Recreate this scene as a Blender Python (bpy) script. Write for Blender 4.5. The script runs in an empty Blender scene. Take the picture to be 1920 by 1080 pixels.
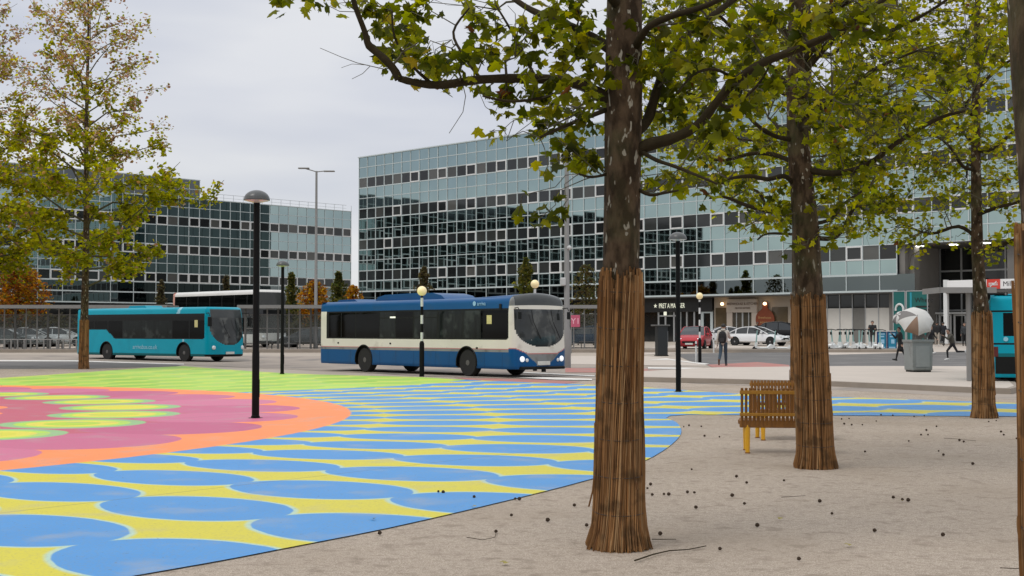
import bpy, bmesh, math, random
import numpy as np
from mathutils import Vector, Matrix, Euler
from mathutils.geometry import tessellate_polygon

R = math.radians
rnd = random.Random(7)
S = bpy.context.scene
COL = S.collection

# ------------------------------------------------------------------ camera
F, HZ, EYE = 2480.0, 620.0, 1.6            # focal length and horizon in pixels of the 1920 x 1080 photograph
TILT = math.atan((HZ - 540) / F)
cam_d = bpy.data.cameras.new("camera")
cam = bpy.data.objects.new("camera", cam_d)
COL.objects.link(cam)
cam.location = (0, 0, EYE)
cam.rotation_euler = (R(90) + TILT, 0, 0)
cam_d.sensor_width = 36
cam_d.lens = 36 * F / 1920
cam_d.clip_start = 0.1
cam_d.clip_end = 6000
S.camera = cam

# ------------------------------------------------------------------ light
SUN_EL, SUN_AZ = R(58), R(-125)             # azimuth measured from +Y towards +X
W = bpy.data.worlds.new("World")
S.world = W
W.use_nodes = True
nt = W.node_tree
nt.nodes.clear()
def wn(t, **k):
    n = nt.nodes.new(t)
    for a, b in k.items():
        setattr(n, a, b)
    return n
w_out = wn('ShaderNodeOutputWorld')
w_sky = wn('ShaderNodeTexSky', sky_type='NISHITA', sun_disc=False, sun_elevation=SUN_EL, sun_rotation=SUN_AZ)
w_b1 = wn('ShaderNodeBackground'); w_b1.inputs[1].default_value = 0.10
w_b2 = wn('ShaderNodeBackground'); w_b2.inputs[1].default_value = 1.0
w_mix = wn('ShaderNodeMixShader'); w_mix.inputs[0].default_value = 0.93
w_tc = wn('ShaderNodeTexCoord')
w_map = wn('ShaderNodeMapping'); w_map.inputs['Scale'].default_value = (1.3, 1.3, 6.0)
w_map.inputs['Location'].default_value = (0.33, 0.2, 0.55)
w_n = wn('ShaderNodeTexNoise'); w_n.inputs['Scale'].default_value = 2.2; w_n.inputs['Detail'].default_value = 4; w_n.inputs['Roughness'].default_value = 0.45
w_r = wn('ShaderNodeValToRGB')
w_r.color_ramp.elements[0].position = 0.36; w_r.color_ramp.elements[0].color = (0.60, 0.63, 0.715, 1)
w_r.color_ramp.elements[1].position = 0.62; w_r.color_ramp.elements[1].color = (0.79, 0.80, 0.825, 1)
w_sep = wn('ShaderNodeSeparateXYZ')
w_r2 = wn('ShaderNodeValToRGB')                # thinner, brighter cloud overhead; a pale band low down
cr = w_r2.color_ramp
cr.elements[0].position = 0.0; cr.elements[0].color = (1.10, 1.09, 1.04, 1)
cr.elements[1].position = 1.0; cr.elements[1].color = (1.75, 1.72, 1.66, 1)
e = cr.elements.new(0.10); e.color = (1.06, 1.05, 1.02, 1)
e = cr.elements.new(0.17); e.color = (0.96, 0.965, 0.99, 1)
e = cr.elements.new(0.30); e.color = (1.08, 1.075, 1.06, 1)
w_mul = wn('ShaderNodeMix', data_type='RGBA', blend_type='MULTIPLY'); w_mul.inputs[0].default_value = 1
lk = nt.links.new
lk(w_tc.outputs['Generated'], w_map.inputs[0]); lk(w_map.outputs[0], w_n.inputs[0])
lk(w_n.outputs[0], w_r.inputs[0]); lk(w_tc.outputs['Generated'], w_sep.inputs[0])
lk(w_sep.outputs[2], w_r2.inputs[0])
lk(w_r.outputs[0], w_mul.inputs[6]); lk(w_r2.outputs[0], w_mul.inputs[7])
lk(w_mul.outputs[2], w_b2.inputs[0]); lk(w_sky.outputs[0], w_b1.inputs[0])
lk(w_b1.outputs[0], w_mix.inputs[1]); lk(w_b2.outputs[0], w_mix.inputs[2]); lk(w_mix.outputs[0], w_out.inputs[0])

sun_d = bpy.data.lights.new("sun", 'SUN')
sun_d.energy = 1.25; sun_d.angle = R(24); sun_d.color = (1.0, 0.965, 0.91)
sun = bpy.data.objects.new("sun", sun_d); COL.objects.link(sun)
_sd = Vector((math.sin(SUN_AZ) * math.cos(SUN_EL), math.cos(SUN_AZ) * math.cos(SUN_EL), math.sin(SUN_EL)))
sun.rotation_euler = _sd.to_track_quat('Z', 'Y').to_euler()
S.view_settings.view_transform = 'Standard'
S.view_settings.look = 'None'
S.view_settings.exposure = 0.0
S.view_settings.gamma = 1.0
S.render.engine = 'CYCLES'
S.cycles.max_bounces = 6
S.cycles.transparent_max_bounces = 6
S.cycles.use_denoising = True

# ------------------------------------------------------------------ survey helpers
_ct, _st = math.cos(TILT), math.sin(TILT)
def ray(px, py):
    cx, cy = (px - 960) / F, (540 - py) / F
    return Vector((cx, _ct - cy * _st, _st + cy * _ct))
def gz(y):                                   # the ground climbs gently towards the station
    return 0.55 * min(1, max(0, (y - 70) / 40.0))
def at(px, py):                              # ground point seen at a pixel of the survey photograph
    d = ray(px, py); z = 0
    for _ in range(30):
        s = (z - EYE) / d.z if d.z < -1e-5 else 4000
        z = gz(d.y * s)
    return Vector((d.x * s, d.y * s, z))
def wp(px, py, Y):                           # point at depth Y
    d = ray(px, py); s = Y / d.y
    return Vector((d.x * s, Y, EYE + d.z * s))

# ------------------------------------------------------------------ mesh helpers
class MB:
    def __init__(self): self.v = []; self.f = []; self.m = []
    def add(self, vs, fs, mat=0):
        o = len(self.v)
        self.v += [tuple(p) for p in vs]
        self.f += [tuple(i + o for i in f) for f in fs]
        self.m += [mat] * len(fs) if isinstance(mat, int) else list(mat)
        return self
    def box(self, c, s, mat=0, rz=0, bev=0):
        x, y, z = s[0] / 2, s[1] / 2, s[2] / 2
        cz, sz = math.cos(rz), math.sin(rz)
        if bev:
            b = bev
            pts = []
            for (ax, ay, az) in ((x - b, y - b, z), (x, y - b, z - b), (x - b, y, z - b)):
                pts.append((ax, ay, az))
            vs = []
            for sx in (1, -1):
                for sy in (1, -1):
                    for szn in (1, -1):
                        for p in pts: vs.append((p[0] * sx, p[1] * sy, p[2] * szn))
            bm = bmesh.new()
            for p in vs: bm.verts.new(p)
            bmesh.ops.convex_hull(bm, input=bm.verts)
            bm.verts.index_update()
            vs = [v.co.copy() for v in bm.verts]; fs = [[v.index for v in f.verts] for f in bm.faces]
            bm.free()
        else:
            vs = [(a * x, b * y, d * z) for a in (-1, 1) for b in (-1, 1) for d in (-1, 1)]
            fs = [(0, 1, 3, 2), (4, 6, 7, 5), (0, 4, 5, 1), (2, 3, 7, 6), (0, 2, 6, 4), (1, 5, 7, 3)]
        vs = [(c[0] + p[0] * cz - p[1] * sz, c[1] + p[0] * sz + p[1] * cz, c[2] + p[2]) for p in vs]
        return self.add(vs, fs, mat)
    def tube(self, pts, rads, n=8, mat=0, cap=True):
        pts = [Vector(p) for p in pts]
        if not hasattr(rads, '__len__'): rads = [rads] * len(pts)
        up = None; vs = []; fs = []
        for i, p in enumerate(pts):
            t = (pts[min(i + 1, len(pts) - 1)] - pts[max(i - 1, 0)])
            if t.length < 1e-9: t = Vector((0, 0, 1))
            t.normalize()
            if up is None:
                up = t.orthogonal().normalized()
            else:
                up = up - t * up.dot(t)
                up = up.normalized() if up.length > 1e-6 else t.orthogonal().normalized()
            b = t.cross(up)
            for k in range(n):
                a = 2 * math.pi * k / n
                vs.append(p + (up * math.cos(a) + b * math.sin(a)) * rads[i])
        for i in range(len(pts) - 1):
            for k in range(n):
                k2 = (k + 1) % n
                fs.append((i * n + k, i * n + k2, (i + 1) * n + k2, (i + 1) * n + k))
        if cap:
            fs.append(tuple(reversed(range(n)))); fs.append(tuple(range((len(pts) - 1) * n, len(pts) * n)))
        return self.add(vs, fs, mat)
    def lathe(self, prof, n=24, c=(0, 0, 0), mat=0, axis='z'):
        vs = []; fs = []
        for (r, z) in prof:
            for k in range(n):
                a = 2 * math.pi * k / n
                p = (r * math.cos(a), r * math.sin(a), z)
                if axis == 'y': p = (p[0], z, p[1])
                if axis == 'x': p = (z, p[0], p[1])
                vs.append((p[0] + c[0], p[1] + c[1], p[2] + c[2]))
        for i in range(len(prof) - 1):
            for k in range(n):
                k2 = (k + 1) % n
                fs.append((i * n + k, i * n + k2, (i + 1) * n + k2, (i + 1) * n + k))
        fs.append(tuple(reversed(range(n)))); fs.append(tuple(range((len(prof) - 1) * n, len(prof) * n)))
        return self.add(vs, fs, mat)
    def prism(self, poly, z0, z1, mat=0, fn=None):   # polygon in xy, extruded in z; fn maps (x,y,z) to 3-D
        n = len(poly)
        fn = fn or (lambda x, y, z: (x, y, z))
        vs = [fn(x, y, z0) for x, y in poly] + [fn(x, y, z1) for x, y in poly]
        fs = [tuple(reversed(range(n))), tuple(range(n, 2 * n))]
        fs += [(i, (i + 1) % n, n + (i + 1) % n, n + i) for i in range(n)]
        return self.add(vs, fs, mat)
    def quad(self, a, b, c, d, mat=0): return self.add([a, b, c, d], [(0, 1, 2, 3)], mat)
    def build(self, name, mats, parent=None, smooth=False, loc=None, fix=True):
        me = bpy.data.meshes.new(name)
        me.from_pydata(self.v, [], self.f)
        if not isinstance(mats, (list, tuple)): mats = [mats]
        for m in mats: me.materials.append(m)
        if len(mats) > 1: me.polygons.foreach_set('material_index', self.m)
        if fix:
            bm = bmesh.new(); bm.from_mesh(me)
            bmesh.ops.recalc_face_normals(bm, faces=bm.faces)
            bm.to_mesh(me); bm.free()
        if smooth:
            me.polygons.foreach_set('use_smooth', [True] * len(me.polygons))
            if smooth is not True:
                me.set_sharp_from_angle(angle=R(smooth))
        o = bpy.data.objects.new(name, me); COL.objects.link(o)
        if parent: o.parent = parent
        if loc is not None: o.location = loc
        return o

def tag(o, label=None, cat=None, group=None, kind=None):
    if label: o['label'] = label
    if cat: o['category'] = cat
    if group: o['group'] = group
    if kind: o['kind'] = kind
    return o
def empty(name, loc=(0, 0, 0), rz=0, label=None, cat=None, group=None):
    o = bpy.data.objects.new(name, None); COL.objects.link(o)
    o.empty_display_size = 0.2
    o.location = loc; o.rotation_euler = (0, 0, rz)
    return tag(o, label, cat, group)
def copy_tree(o, parent=None):
    c = o.copy(); COL.objects.link(c); c.parent = parent
    for ch in list(o.children): copy_tree(ch, c)
    return c
def text(body, size, name, m, parent, loc, rot, ext=0.004, align='LEFT', sx=1.0):
    cu = bpy.data.curves.new(name, 'FONT')
    cu.body = body; cu.size = size; cu.extrude = ext; cu.align_x = align; cu.resolution_u = 3
    cu.materials.append(m)
    t = bpy.data.objects.new(name, cu); COL.objects.link(t)
    me = bpy.data.meshes.new_from_object(t.evaluated_get(bpy.context.evaluated_depsgraph_get())); me.name = name
    bpy.data.objects.remove(t)
    o = bpy.data.objects.new(name, me); COL.objects.link(o)
    o.parent = parent; o.location = loc; o.rotation_euler = rot; o.scale = (sx, 1, 1)
    return o
def sheet(name, poly, dz, m, kind='structure'):     # thin ground layer that follows the slope
    bm = bmesh.new()
    vs = [bm.verts.new((p[0], p[1], 0)) for p in poly]
    for tri in tessellate_polygon([[Vector((p[0], p[1], 0)) for p in poly]]):
        bm.faces.new([vs[i] for i in tri])
    for y in (70, 110):
        bmesh.ops.bisect_plane(bm, geom=bm.verts[:] + bm.edges[:] + bm.faces[:], plane_co=(0, y, 0), plane_no=(0, 1, 0))
    for v in bm.verts: v.co.z = gz(v.co.y) + dz
    for f in bm.faces:
        f.normal_update()
        if f.normal.z < 0: f.normal_flip()
    me = bpy.data.meshes.new(name); bm.to_mesh(me); bm.free()
    me.materials.append(m)
    o = bpy.data.objects.new(name, me); COL.objects.link(o); o['kind'] = kind
    return o

# ------------------------------------------------------------------ materials
def mat(name, col, rough=0.6, metal=0.0, var=0.12, scale=5.0, bump=0.0, bscale=60.0, spec=0.5, emit=None, coat=0.0, stretch=None, dirt=None):
    m = bpy.data.materials.new(name); m.use_nodes = True
    n = m.node_tree; p = n.nodes['Principled BSDF']
    p.inputs['Roughness'].default_value = rough
    p.inputs['Metallic'].default_value = metal
    p.inputs['Specular IOR Level'].default_value = spec
    p.inputs['Coat Weight'].default_value = coat
    p.inputs['Coat Roughness'].default_value = 0.06
    tc = n.nodes.new('ShaderNodeTexCoord')
    src = tc.outputs['Object']
    if stretch:
        mp = n.nodes.new('ShaderNodeMapping'); mp.inputs['Scale'].default_value = stretch
        n.links.new(src, mp.inputs[0]); src = mp.outputs[0]
    nz = n.nodes.new('ShaderNodeTexNoise'); nz.inputs['Scale'].default_value = scale; nz.inputs['Detail'].default_value = 6
    n.links.new(src, nz.inputs[0])
    mx = n.nodes.new('ShaderNodeMix'); mx.data_type = 'RGBA'
    c = Vector(col[:3])
    mx.inputs[6].default_value = (*(c * (1 - var)), 1); mx.inputs[7].default_value = (*[min(1, q) for q in c * (1 + var)], 1)
    n.links.new(nz.outputs[0], mx.inputs[0])
    out = mx.outputs[2]
    if dirt:                                   # worn or grimy patches: (colour, scale, threshold, width)
        n2 = n.nodes.new('ShaderNodeTexNoise'); n2.inputs['Scale'].default_value = dirt[1]; n2.inputs['Detail'].default_value = 8
        n.links.new(tc.outputs['Object'], n2.inputs[0])
        rp = n.nodes.new('ShaderNodeMapRange'); rp.inputs[1].default_value = dirt[2]; rp.inputs[2].default_value = dirt[2] + dirt[3]
        n.links.new(n2.outputs[0], rp.inputs[0])
        m2 = n.nodes.new('ShaderNodeMix'); m2.data_type = 'RGBA'
        n.links.new(rp.outputs[0], m2.inputs[0]); n.links.new(out, m2.inputs[6]); m2.inputs[7].default_value = (*dirt[0], 1)
        out = m2.outputs[2]
    n.links.new(out, p.inputs['Base Color'])
    if bump:
        nb = n.nodes.new('ShaderNodeTexNoise'); nb.inputs['Scale'].default_value = bscale; nb.inputs['Detail'].default_value = 4
        n.links.new(src, nb.inputs[0])
        b = n.nodes.new('ShaderNodeBump'); b.inputs['Strength'].default_value = bump; b.inputs['Distance'].default_value = 0.01
        n.links.new(nb.outputs[0], b.inputs['Height']); n.links.new(b.outputs[0], p.inputs['Normal'])
    if emit:
        p.inputs['Emission Color'].default_value = (*emit[0], 1); p.inputs['Emission Strength'].default_value = emit[1]
    return m

class NG:                                       # small maths-node writer
    def __init__(self, m): self.t = m.node_tree
    def s(self, node, i, v):
        if isinstance(v, (int, float)): node.inputs[i].default_value = v
        else: self.t.links.new(v, node.inputs[i])
    def m(self, op, a, b=0.0, c=0.0, clamp=False):
        n = self.t.nodes.new('ShaderNodeMath'); n.operation = op; n.use_clamp = clamp
        self.s(n, 0, a); self.s(n, 1, b)
        if op in ('MULTIPLY_ADD',): self.s(n, 2, c)
        return n.outputs[0]
    def mix(self, f, a, b):
        n = self.t.nodes.new('ShaderNodeMix'); n.data_type = 'RGBA'
        self.s(n, 0, f)
        for i, q in ((6, a), (7, b)):
            if isinstance(q, tuple): n.inputs[i].default_value = (*q, 1)
            else: self.t.links.new(q, n.inputs[i])
        return n.outputs[2]
    def noise(self, src, scale, detail=4):
        n = self.t.nodes.new('ShaderNodeTexNoise'); n.inputs['Scale'].default_value = scale; n.inputs['Detail'].default_value = detail
        if src is not None: self.t.links.new(src, n.inputs[0])
        return n.outputs[0]
    def step(self, v, lo, hi):
        n = self.t.nodes.new('ShaderNodeMapRange'); self.s(n, 0, v); n.inputs[1].default_value = lo; n.inputs[2].default_value = hi
        return n.outputs[0]

# ================================================================== GROUND
def smooth_poly(pts, n=5):
    out = []
    for i in range(len(pts) - 1):
        p0, p1, p2, p3 = [Vector(pts[max(0, min(len(pts) - 1, j))]) for j in (i - 1, i, i + 1, i + 2)]
        for k in range(n):
            t = k / n
            out.append(0.5 * ((2 * p1) + (p2 - p0) * t + (2 * p0 - 5 * p1 + 4 * p2 - p3) * t * t + (3 * p1 - p0 - 3 * p2 + p3) * t ** 3))
    out.append(Vector(pts[-1]))
    return [(p.x, p.y) for p in out]

M_ground = mat('plaza_paving', (0.40, 0.345, 0.285), 0.85, var=0.10, scale=0.5, bump=0.3, bscale=30)
M_gravel = mat('resin_gravel', (0.55, 0.465, 0.38), 0.95, var=0.16, scale=1.1, bump=0.5, bscale=120)
def gravel_nodes(m):                            # coarse grains, trodden streaks and damp patches
    g = NG(m); t = m.node_tree; p = t.nodes['Principled BSDF']
    base = p.inputs['Base Color'].links[0].from_socket
    tc = [n for n in t.nodes if n.type == 'TEX_COORD'][0].outputs['Object']
    grain = g.noise(tc, 150, 4)
    c = g.mix(g.step(grain, 0.34, 0.62), (0.20, 0.155, 0.115), base)
    c2 = g.mix(g.m('MULTIPLY', g.step(g.noise(tc, 260, 2), 0.60, 0.72), 0.55), c, (0.62, 0.56, 0.48))
    pat = g.step(g.noise(tc, 0.55, 8), 0.47, 0.64)
    c3 = g.mix(g.m('MULTIPLY', pat, 0.50), c2, (0.30, 0.24, 0.18))
    bl_ = g.step(g.noise(tc, 14, 6), 0.50, 0.66)
    c3 = g.mix(g.m('MULTIPLY', bl_, 0.34), c3, (0.19, 0.15, 0.11))
    st = g.step(g.noise(tc, 5, 10), 0.555, 0.67)
    c4 = g.mix(g.m('MULTIPLY', st, 0.50), c3, (0.20, 0.155, 0.115))
    t.links.new(c4, p.inputs['Base Color'])
gravel_nodes(M_gravel)
M_asph = mat('asphalt', (0.135, 0.13, 0.125), 0.9, var=0.14, scale=1.2, bump=0.3, bscale=80, dirt=((0.20, 0.19, 0.18), 0.4, 0.52, 0.2))
M_road = mat('worn_road', (0.33, 0.28, 0.235), 0.9, var=0.14, scale=0.7, bump=0.2, bscale=80, dirt=((0.18, 0.165, 0.15), 0.5, 0.5, 0.2))
M_red = mat('red_surfacing', (0.40, 0.17, 0.145), 0.9, var=0.15, scale=1.5, dirt=((0.30, 0.22, 0.19), 1.2, 0.5, 0.2))
M_line = mat('road_paint', (0.72, 0.70, 0.66), 0.8, var=0.06, scale=3, dirt=((0.45, 0.42, 0.38), 2.5, 0.55, 0.15))
M_pale = mat('pale_paving', (0.50, 0.44, 0.38), 0.85, var=0.10, scale=0.8, bump=0.2, bscale=40)
M_kerb = mat('kerb_stone', (0.30, 0.255, 0.21), 0.85, var=0.2, scale=2)

sheet('ground', [(-2500, -60), (2500, -60), (2500, 69.9), (-2500, 69.9)], 0, M_ground)
sheet('ground', [(-2500, 69.9), (2500, 69.9), (2500, 5000), (-2500, 5000)], 0, M_ground)
P2 = lambda l: [(at(*p).x, at(*p).y) for p in l]
sheet('gravel', [(-45, -20), (45, -20), (45, 33), (11.6, 33.2), (8.9, 37.2), (4, 40.8), (-1, 44.6), (-10, 50.5), (-15, 57.0), (-45, 57.0)], 0.004, M_gravel)
sheet('road', P2([(-300, 676), (140, 677), (345, 684.5), (470, 690), (640, 697), (800, 706), (1000, 711), (1200, 714), (1700, 738), (2200, 768), (2200, 690), (1560, 691), (1400, 690), (1200, 686), (1060, 680), (900, 676), (600, 668), (350, 666), (-300, 664)]), 0.008, M_road)
sheet('road', P2([(-300, 678), (140, 678.5), (345, 684), (330, 687), (150, 692), (-300, 693)]), 0.010, M_asph)
sheet('road_marking', P2([(-300, 674.5), (140, 676), (345, 682.5), (345, 684), (140, 678), (-300, 677)]), 0.014, M_line)
sheet('forecourt', P2([(1265, 664), (1330, 662.5), (1480, 659), (1560, 655.5), (2100, 648), (2100, 689), (1560, 689.5), (1400, 689), (1335, 686), (1290, 676)]), 0.010, M_asph)
sheet('pavement', P2([(1200, 648), (1270, 645), (1600, 641), (2100, 637), (2100, 647), (1560, 654.5), (1480, 658), (1330, 661.5), (1265, 663), (1200, 666)]), 0.013, M_pale)
sheet('pavement', P2([(1060, 668), (1215, 668), (1290, 677), (1330, 686.5), (1240, 686), (1060, 683)]), 0.015, M_pale)
sheet('crossing', P2([(1060, 690.5), (1215, 692), (1215, 700), (1060, 699)]), 0.017, M_red)
sheet('crossing', P2([(1215, 694), (1380, 697), (1390, 701), (1230, 701)]), 0.017, M_red)
sheet('crossing', P2([(1325, 684.5), (1420, 679.5), (1480, 685), (1480, 689), (1400, 690), (1335, 689)]), 0.018, M_red)
sheet('crossing', P2([(850, 708.5), (1010, 712), (1090, 716), (1060, 720), (980, 718.5), (880, 713)]), 0.011, M_red)
for pl in ([(1215, 689.5), (1400, 691.5), (1480, 693), (1480, 695), (1400, 694), (1215, 692)],
           [(1215, 702), (1300, 703), (1440, 698.5), (1470, 699.5), (1330, 705.5), (1215, 704.5)],
           [(880, 703), (1110, 711.5), (1110, 714), (1040, 713), (880, 704.5)],
           [(960, 697.5), (1115, 705), (1115, 707), (960, 699)],
           [(1215, 676), (1250, 672.5), (1330, 683), (1322, 684.5), (1255, 675)],
           [(1560, 697), (1600, 696), (1640, 702), (1632, 704), (1590, 699)]):
    sheet('road_marking', P2(pl), 0.024, M_line)

# ------------------------------------------------------------------ painted mural
M_mur = mat('mural_paint', (0.2, 0.4, 0.7), 0.75, var=0.05, scale=2)
def mural_nodes(m):
    g = NG(m); t = m.node_tree; p = t.nodes['Principled BSDF']; p.inputs['Roughness'].default_value = 0.55; p.inputs['Specular IOR Level'].default_value = 0.22
    geo = t.nodes.new('ShaderNodeTexCoord')
    sep = t.nodes.new('ShaderNodeSeparateXYZ'); t.links.new(geo.outputs['Object'], sep.inputs[0])
    wob = t.nodes.new('ShaderNodeTexNoise'); wob.inputs['Scale'].default_value = 3.0; t.links.new(geo.outputs['Object'], wob.inputs[0])
    wv = g.m('MULTIPLY', g.m('SUBTRACT', wob.outputs[0], 0.5), 0.05)
    x0, y0 = sep.outputs[0], sep.outputs[1]
    dx = g.m('ADD', g.m('SUBTRACT', x0, -18.0), wv); dy = g.m('SUBTRACT', y0, 23.8)
    r = g.m('SQRT', g.m('ADD', g.m('MULTIPLY', dx, dx), g.m('MULTIPLY', dy, dy)))
    th = g.m('DIVIDE', g.m('ARCTAN2', dy, dx), 2 * math.pi)
    tc = geo.outputs['Object']
    mot = g.noise(tc, 0.9, 5)
    fine = g.noise(tc, 45, 3)
    th_deg = g.m('MULTIPLY', th, 360.0)
    dyo = g.m('SUBTRACT', y0, 23.05)            # the outer rings are struck from a slightly nearer centre
    ro = g.m('SQRT', g.m('ADD', g.m('MULTIPLY', dx, dx), g.m('MULTIPLY', dyo, dyo)))
    tho = g.m('MULTIPLY', g.m('ARCTAN2', dyo, dx), 180 / math.pi)
    def petal(Rc, N, ph, ar, bt, r=r, th_deg=th_deg):              # oval petals set like spokes; distance 1 = rim
        a_ = g.m('DIVIDE', g.m('SUBTRACT', th_deg, ph - 3600.0), 360.0 / N)
        idx = g.m('ROUND', a_)
        u = g.m('MULTIPLY', g.m('MULTIPLY', g.m('SUBTRACT', a_, idx), 2 * math.pi / N), Rc)
        v = g.m('SUBTRACT', r, Rc)
        u = g.m('DIVIDE', u, bt); v = g.m('DIVIDE', v, ar)
        return g.m('SQRT', g.m('ADD', g.m('MULTIPLY', u, u), g.m('MULTIPLY', v, v))), idx
    # blue petals on yellow
    k = g.m('FLOOR', g.m('DIVIDE', g.m('SUBTRACT', ro, 15.72), 2.05))
    Rk = g.m('MULTIPLY_ADD', g.m('ADD', k, 0.5), 2.05, 15.72)
    d, idx = petal(Rk, 71, -36.3, 1.035, g.m('MULTIPLY', Rk, 0.0350), ro, tho)
    blue = g.mix(mot, (0.070, 0.275, 0.61), (0.095, 0.32, 0.67))
    yel = g.mix(mot, (0.68, 0.60, 0.045), (0.63, 0.57, 0.07))
    edge = g.mix(g.step(d, 1.09, 1.04), yel, (0.46, 0.63, 0.50))
    c_out = g.mix(g.step(d, 1.02, 1.0), edge, blue)
    # pink petals on orange
    d2, id2 = petal(12.6, 30, -21.7, 1.47, 1.42)
    tone = g.m('FRACT', g.m('MULTIPLY', id2, 0.618))
    pink = g.mix(tone, (0.53, 0.115, 0.225), (0.64, 0.185, 0.305))
    rose = g.mix(mot, (0.55, 0.105, 0.155), (0.53, 0.135, 0.20))
    orange = g.mix(mot, (0.93, 0.270, 0.085), (0.97, 0.305, 0.105))
    c_in = g.mix(g.step(d2, 1.01, 0.99), g.mix(g.step(r, 12.4, 12.35), orange, rose), pink)
    # lime petals with a yellow heart
    d3, id3 = petal(10.55, 27, -6.2, 1.22, 1.16)
    tone3 = g.m('FRACT', g.m('MULTIPLY', id3, 0.618))
    heart = g.mix(tone3, (0.78, 0.66, 0.06), (0.42, 0.66, 0.05))
    lime3 = g.mix(g.step(d3, 0.80, 0.78), (0.30, 0.53, 0.24), g.mix(g.step(d3, 0.64, 0.61), (0.45, 0.70, 0.09), g.mix(g.step(d3, 0.40, 0.37), (0.76, 0.68, 0.08), heart)))
    c_in = g.mix(g.step(d3, 1.01, 0.98), c_in, lime3)
    d4, id4 = petal(7.30, 22, 10.0, 1.10, 0.95)
    c_in = g.mix(g.step(d4, 1.01, 0.99), c_in, g.mix(g.step(d4, 0.84, 0.80), orange, (0.78, 0.68, 0.05)))
    disc = g.step(r, 15.02, 14.98)
    # lime field beyond
    e1 = g.m('ADD', x0, 7.1)
    q = g.m('MAXIMUM', g.m('SUBTRACT', e1, 3.2), 0.0)
    yb = g.m('ADD', g.m('ADD', e1, 34.0), g.m('MULTIPLY', g.m('MULTIPLY', q, q), 0.55))
    field = g.step(g.m('SUBTRACT', y0, yb), -0.03, 0.03)
    k5 = g.m('FLOOR', g.m('DIVIDE', g.m('SUBTRACT', r, 15.0), 1.92))
    R5 = g.m('MULTIPLY_ADD', g.m('ADD', k5, 0.5), 1.92, 15.0)
    d5, id5 = petal(R5, 70, 2.0, 0.98, g.m('MULTIPLY', R5, 0.036))
    tone5 = g.m('FRACT', g.m('ADD', g.m('MULTIPLY', id5, 0.618), g.m('MULTIPLY', k5, 0.41)))
    lime = g.mix(g.step(d5, 1.0, 0.97), (0.52, 0.66, 0.09), g.mix(tone5, (0.29, 0.54, 0.055), (0.42, 0.66, 0.10)))
    c = g.mix(field, c_out, lime)
    c = g.mix(disc, c, c_in)
    # wear: scuffs, a bay joint, a little grit
    a, b = at(27, 962), at(1040, 843)
    nx, ny = (b.y - a.y), -(b.x - a.x); L = math.hypot(nx, ny); nx /= L; ny /= L
    def joint(nx, ny, off):
        return g.m('ABSOLUTE', g.m('SUBTRACT', g.m('ADD', g.m('MULTIPLY', x0, nx), g.m('MULTIPLY', y0, ny)), off))
    off = a.x * nx + a.y * ny
    j = g.m('MAXIMUM', g.step(joint(nx, ny, off), 0.014, 0.008), g.step(joint(nx, ny, off - 9.0), 0.014, 0.008))
    j = g.m('MAXIMUM', j, g.step(joint(-ny, nx, -2.0), 0.010, 0.006))
    c = g.mix(g.m('MULTIPLY', j, 0.55), c, (0.10, 0.10, 0.09))
    sc = g.m('MULTIPLY', g.step(g.noise(tc, 1.5, 12), 0.54, 0.70), 0.34)
    c = g.mix(sc, c, (0.42, 0.40, 0.36))
    c = g.mix(g.m('MULTIPLY', g.step(fine, 0.50, 0.68), 0.26), c, (0.30, 0.27, 0.22))
    spk = g.m('MULTIPLY', g.step(g.noise(tc, 26, 3), 0.70, 0.74), 0.65)
    c = g.mix(spk, c, (0.12, 0.10, 0.07))
    t.links.new(c, p.inputs['Base Color'])
    bn = t.nodes.new('ShaderNodeBump'); bn.inputs['Strength'].default_value = 0.25; bn.inputs['Distance'].default_value = 0.004
    t.links.new(fine, bn.inputs['Height']); t.links.new(bn.outputs[0], p.inputs['Normal'])
mural_nodes(M_mur)
near = smooth_poly([(-7.0, 3.6), (-4.6, 6.0), (-2.40, 8.69), (-1.64, 9.74), (-0.72, 11.18), (0.86, 14.24), (1.78, 16.74), (2.55, 20.11), (2.84, 22.75), (2.80, 24.1)], 4)
near += [(2.95, 24.75), (3.34, 25.1), (4.28, 25.03), (6.0, 24.88), (9.49, 24.57), (15, 24.0), (17, 26.0)]
far = smooth_poly([(11.2, 29.0), (7.7, 31.8), (5.7, 33.4), (3.7, 37.2), (2.2, 39.0), (-1.5, 42.8), (-3.1, 45.2), (-6.9, 47.9), (-10.0, 51.6), (-14.7, 59.3)], 3)
far += [(-15.6, 56.8), (-16.6, 47.9), (-17.4, 43.5), (-30, 41), (-42, 30), (-42, 8), (-20, 2)]
sheet('painted_ground', near + far, 0.014, M_mur)

# a thin grey upstand where the resin gravel meets the paint
# ------------------------------------------------------------------ kerbed island on the right
isl = [(3.2, 42.2), (4.0, 41.4), (9.15, 37.9), (11.8, 33.9), (12.5, 33.2), (13.2, 34.5), (16.5, 44), (21, 54), (13.9, 54.5), (8.0, 52.5), (4.2, 47.0)]
k = MB(); k.prism(isl, -0.05, 0.15); k.build('kerb', M_kerb)['kind'] = 'structure'
c = Vector((11, 44))
isl2 = [tuple(Vector(p) + (c - Vector(p)).normalized() * 0.22) for p in isl]
k = MB(); k.prism(isl2, 0.0, 0.156); k.build('pavement', M_pale)['kind'] = 'structure'

# bus station pavement on the left, behind the road
k = MB(); k.prism([(-70, 84.5), (26, 84.5), (26, 92), (-70, 92)], gz(84.5) - 0.2, gz(88) + 0.16); k.build('kerb', M_kerb)['kind'] = 'structure'

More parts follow.
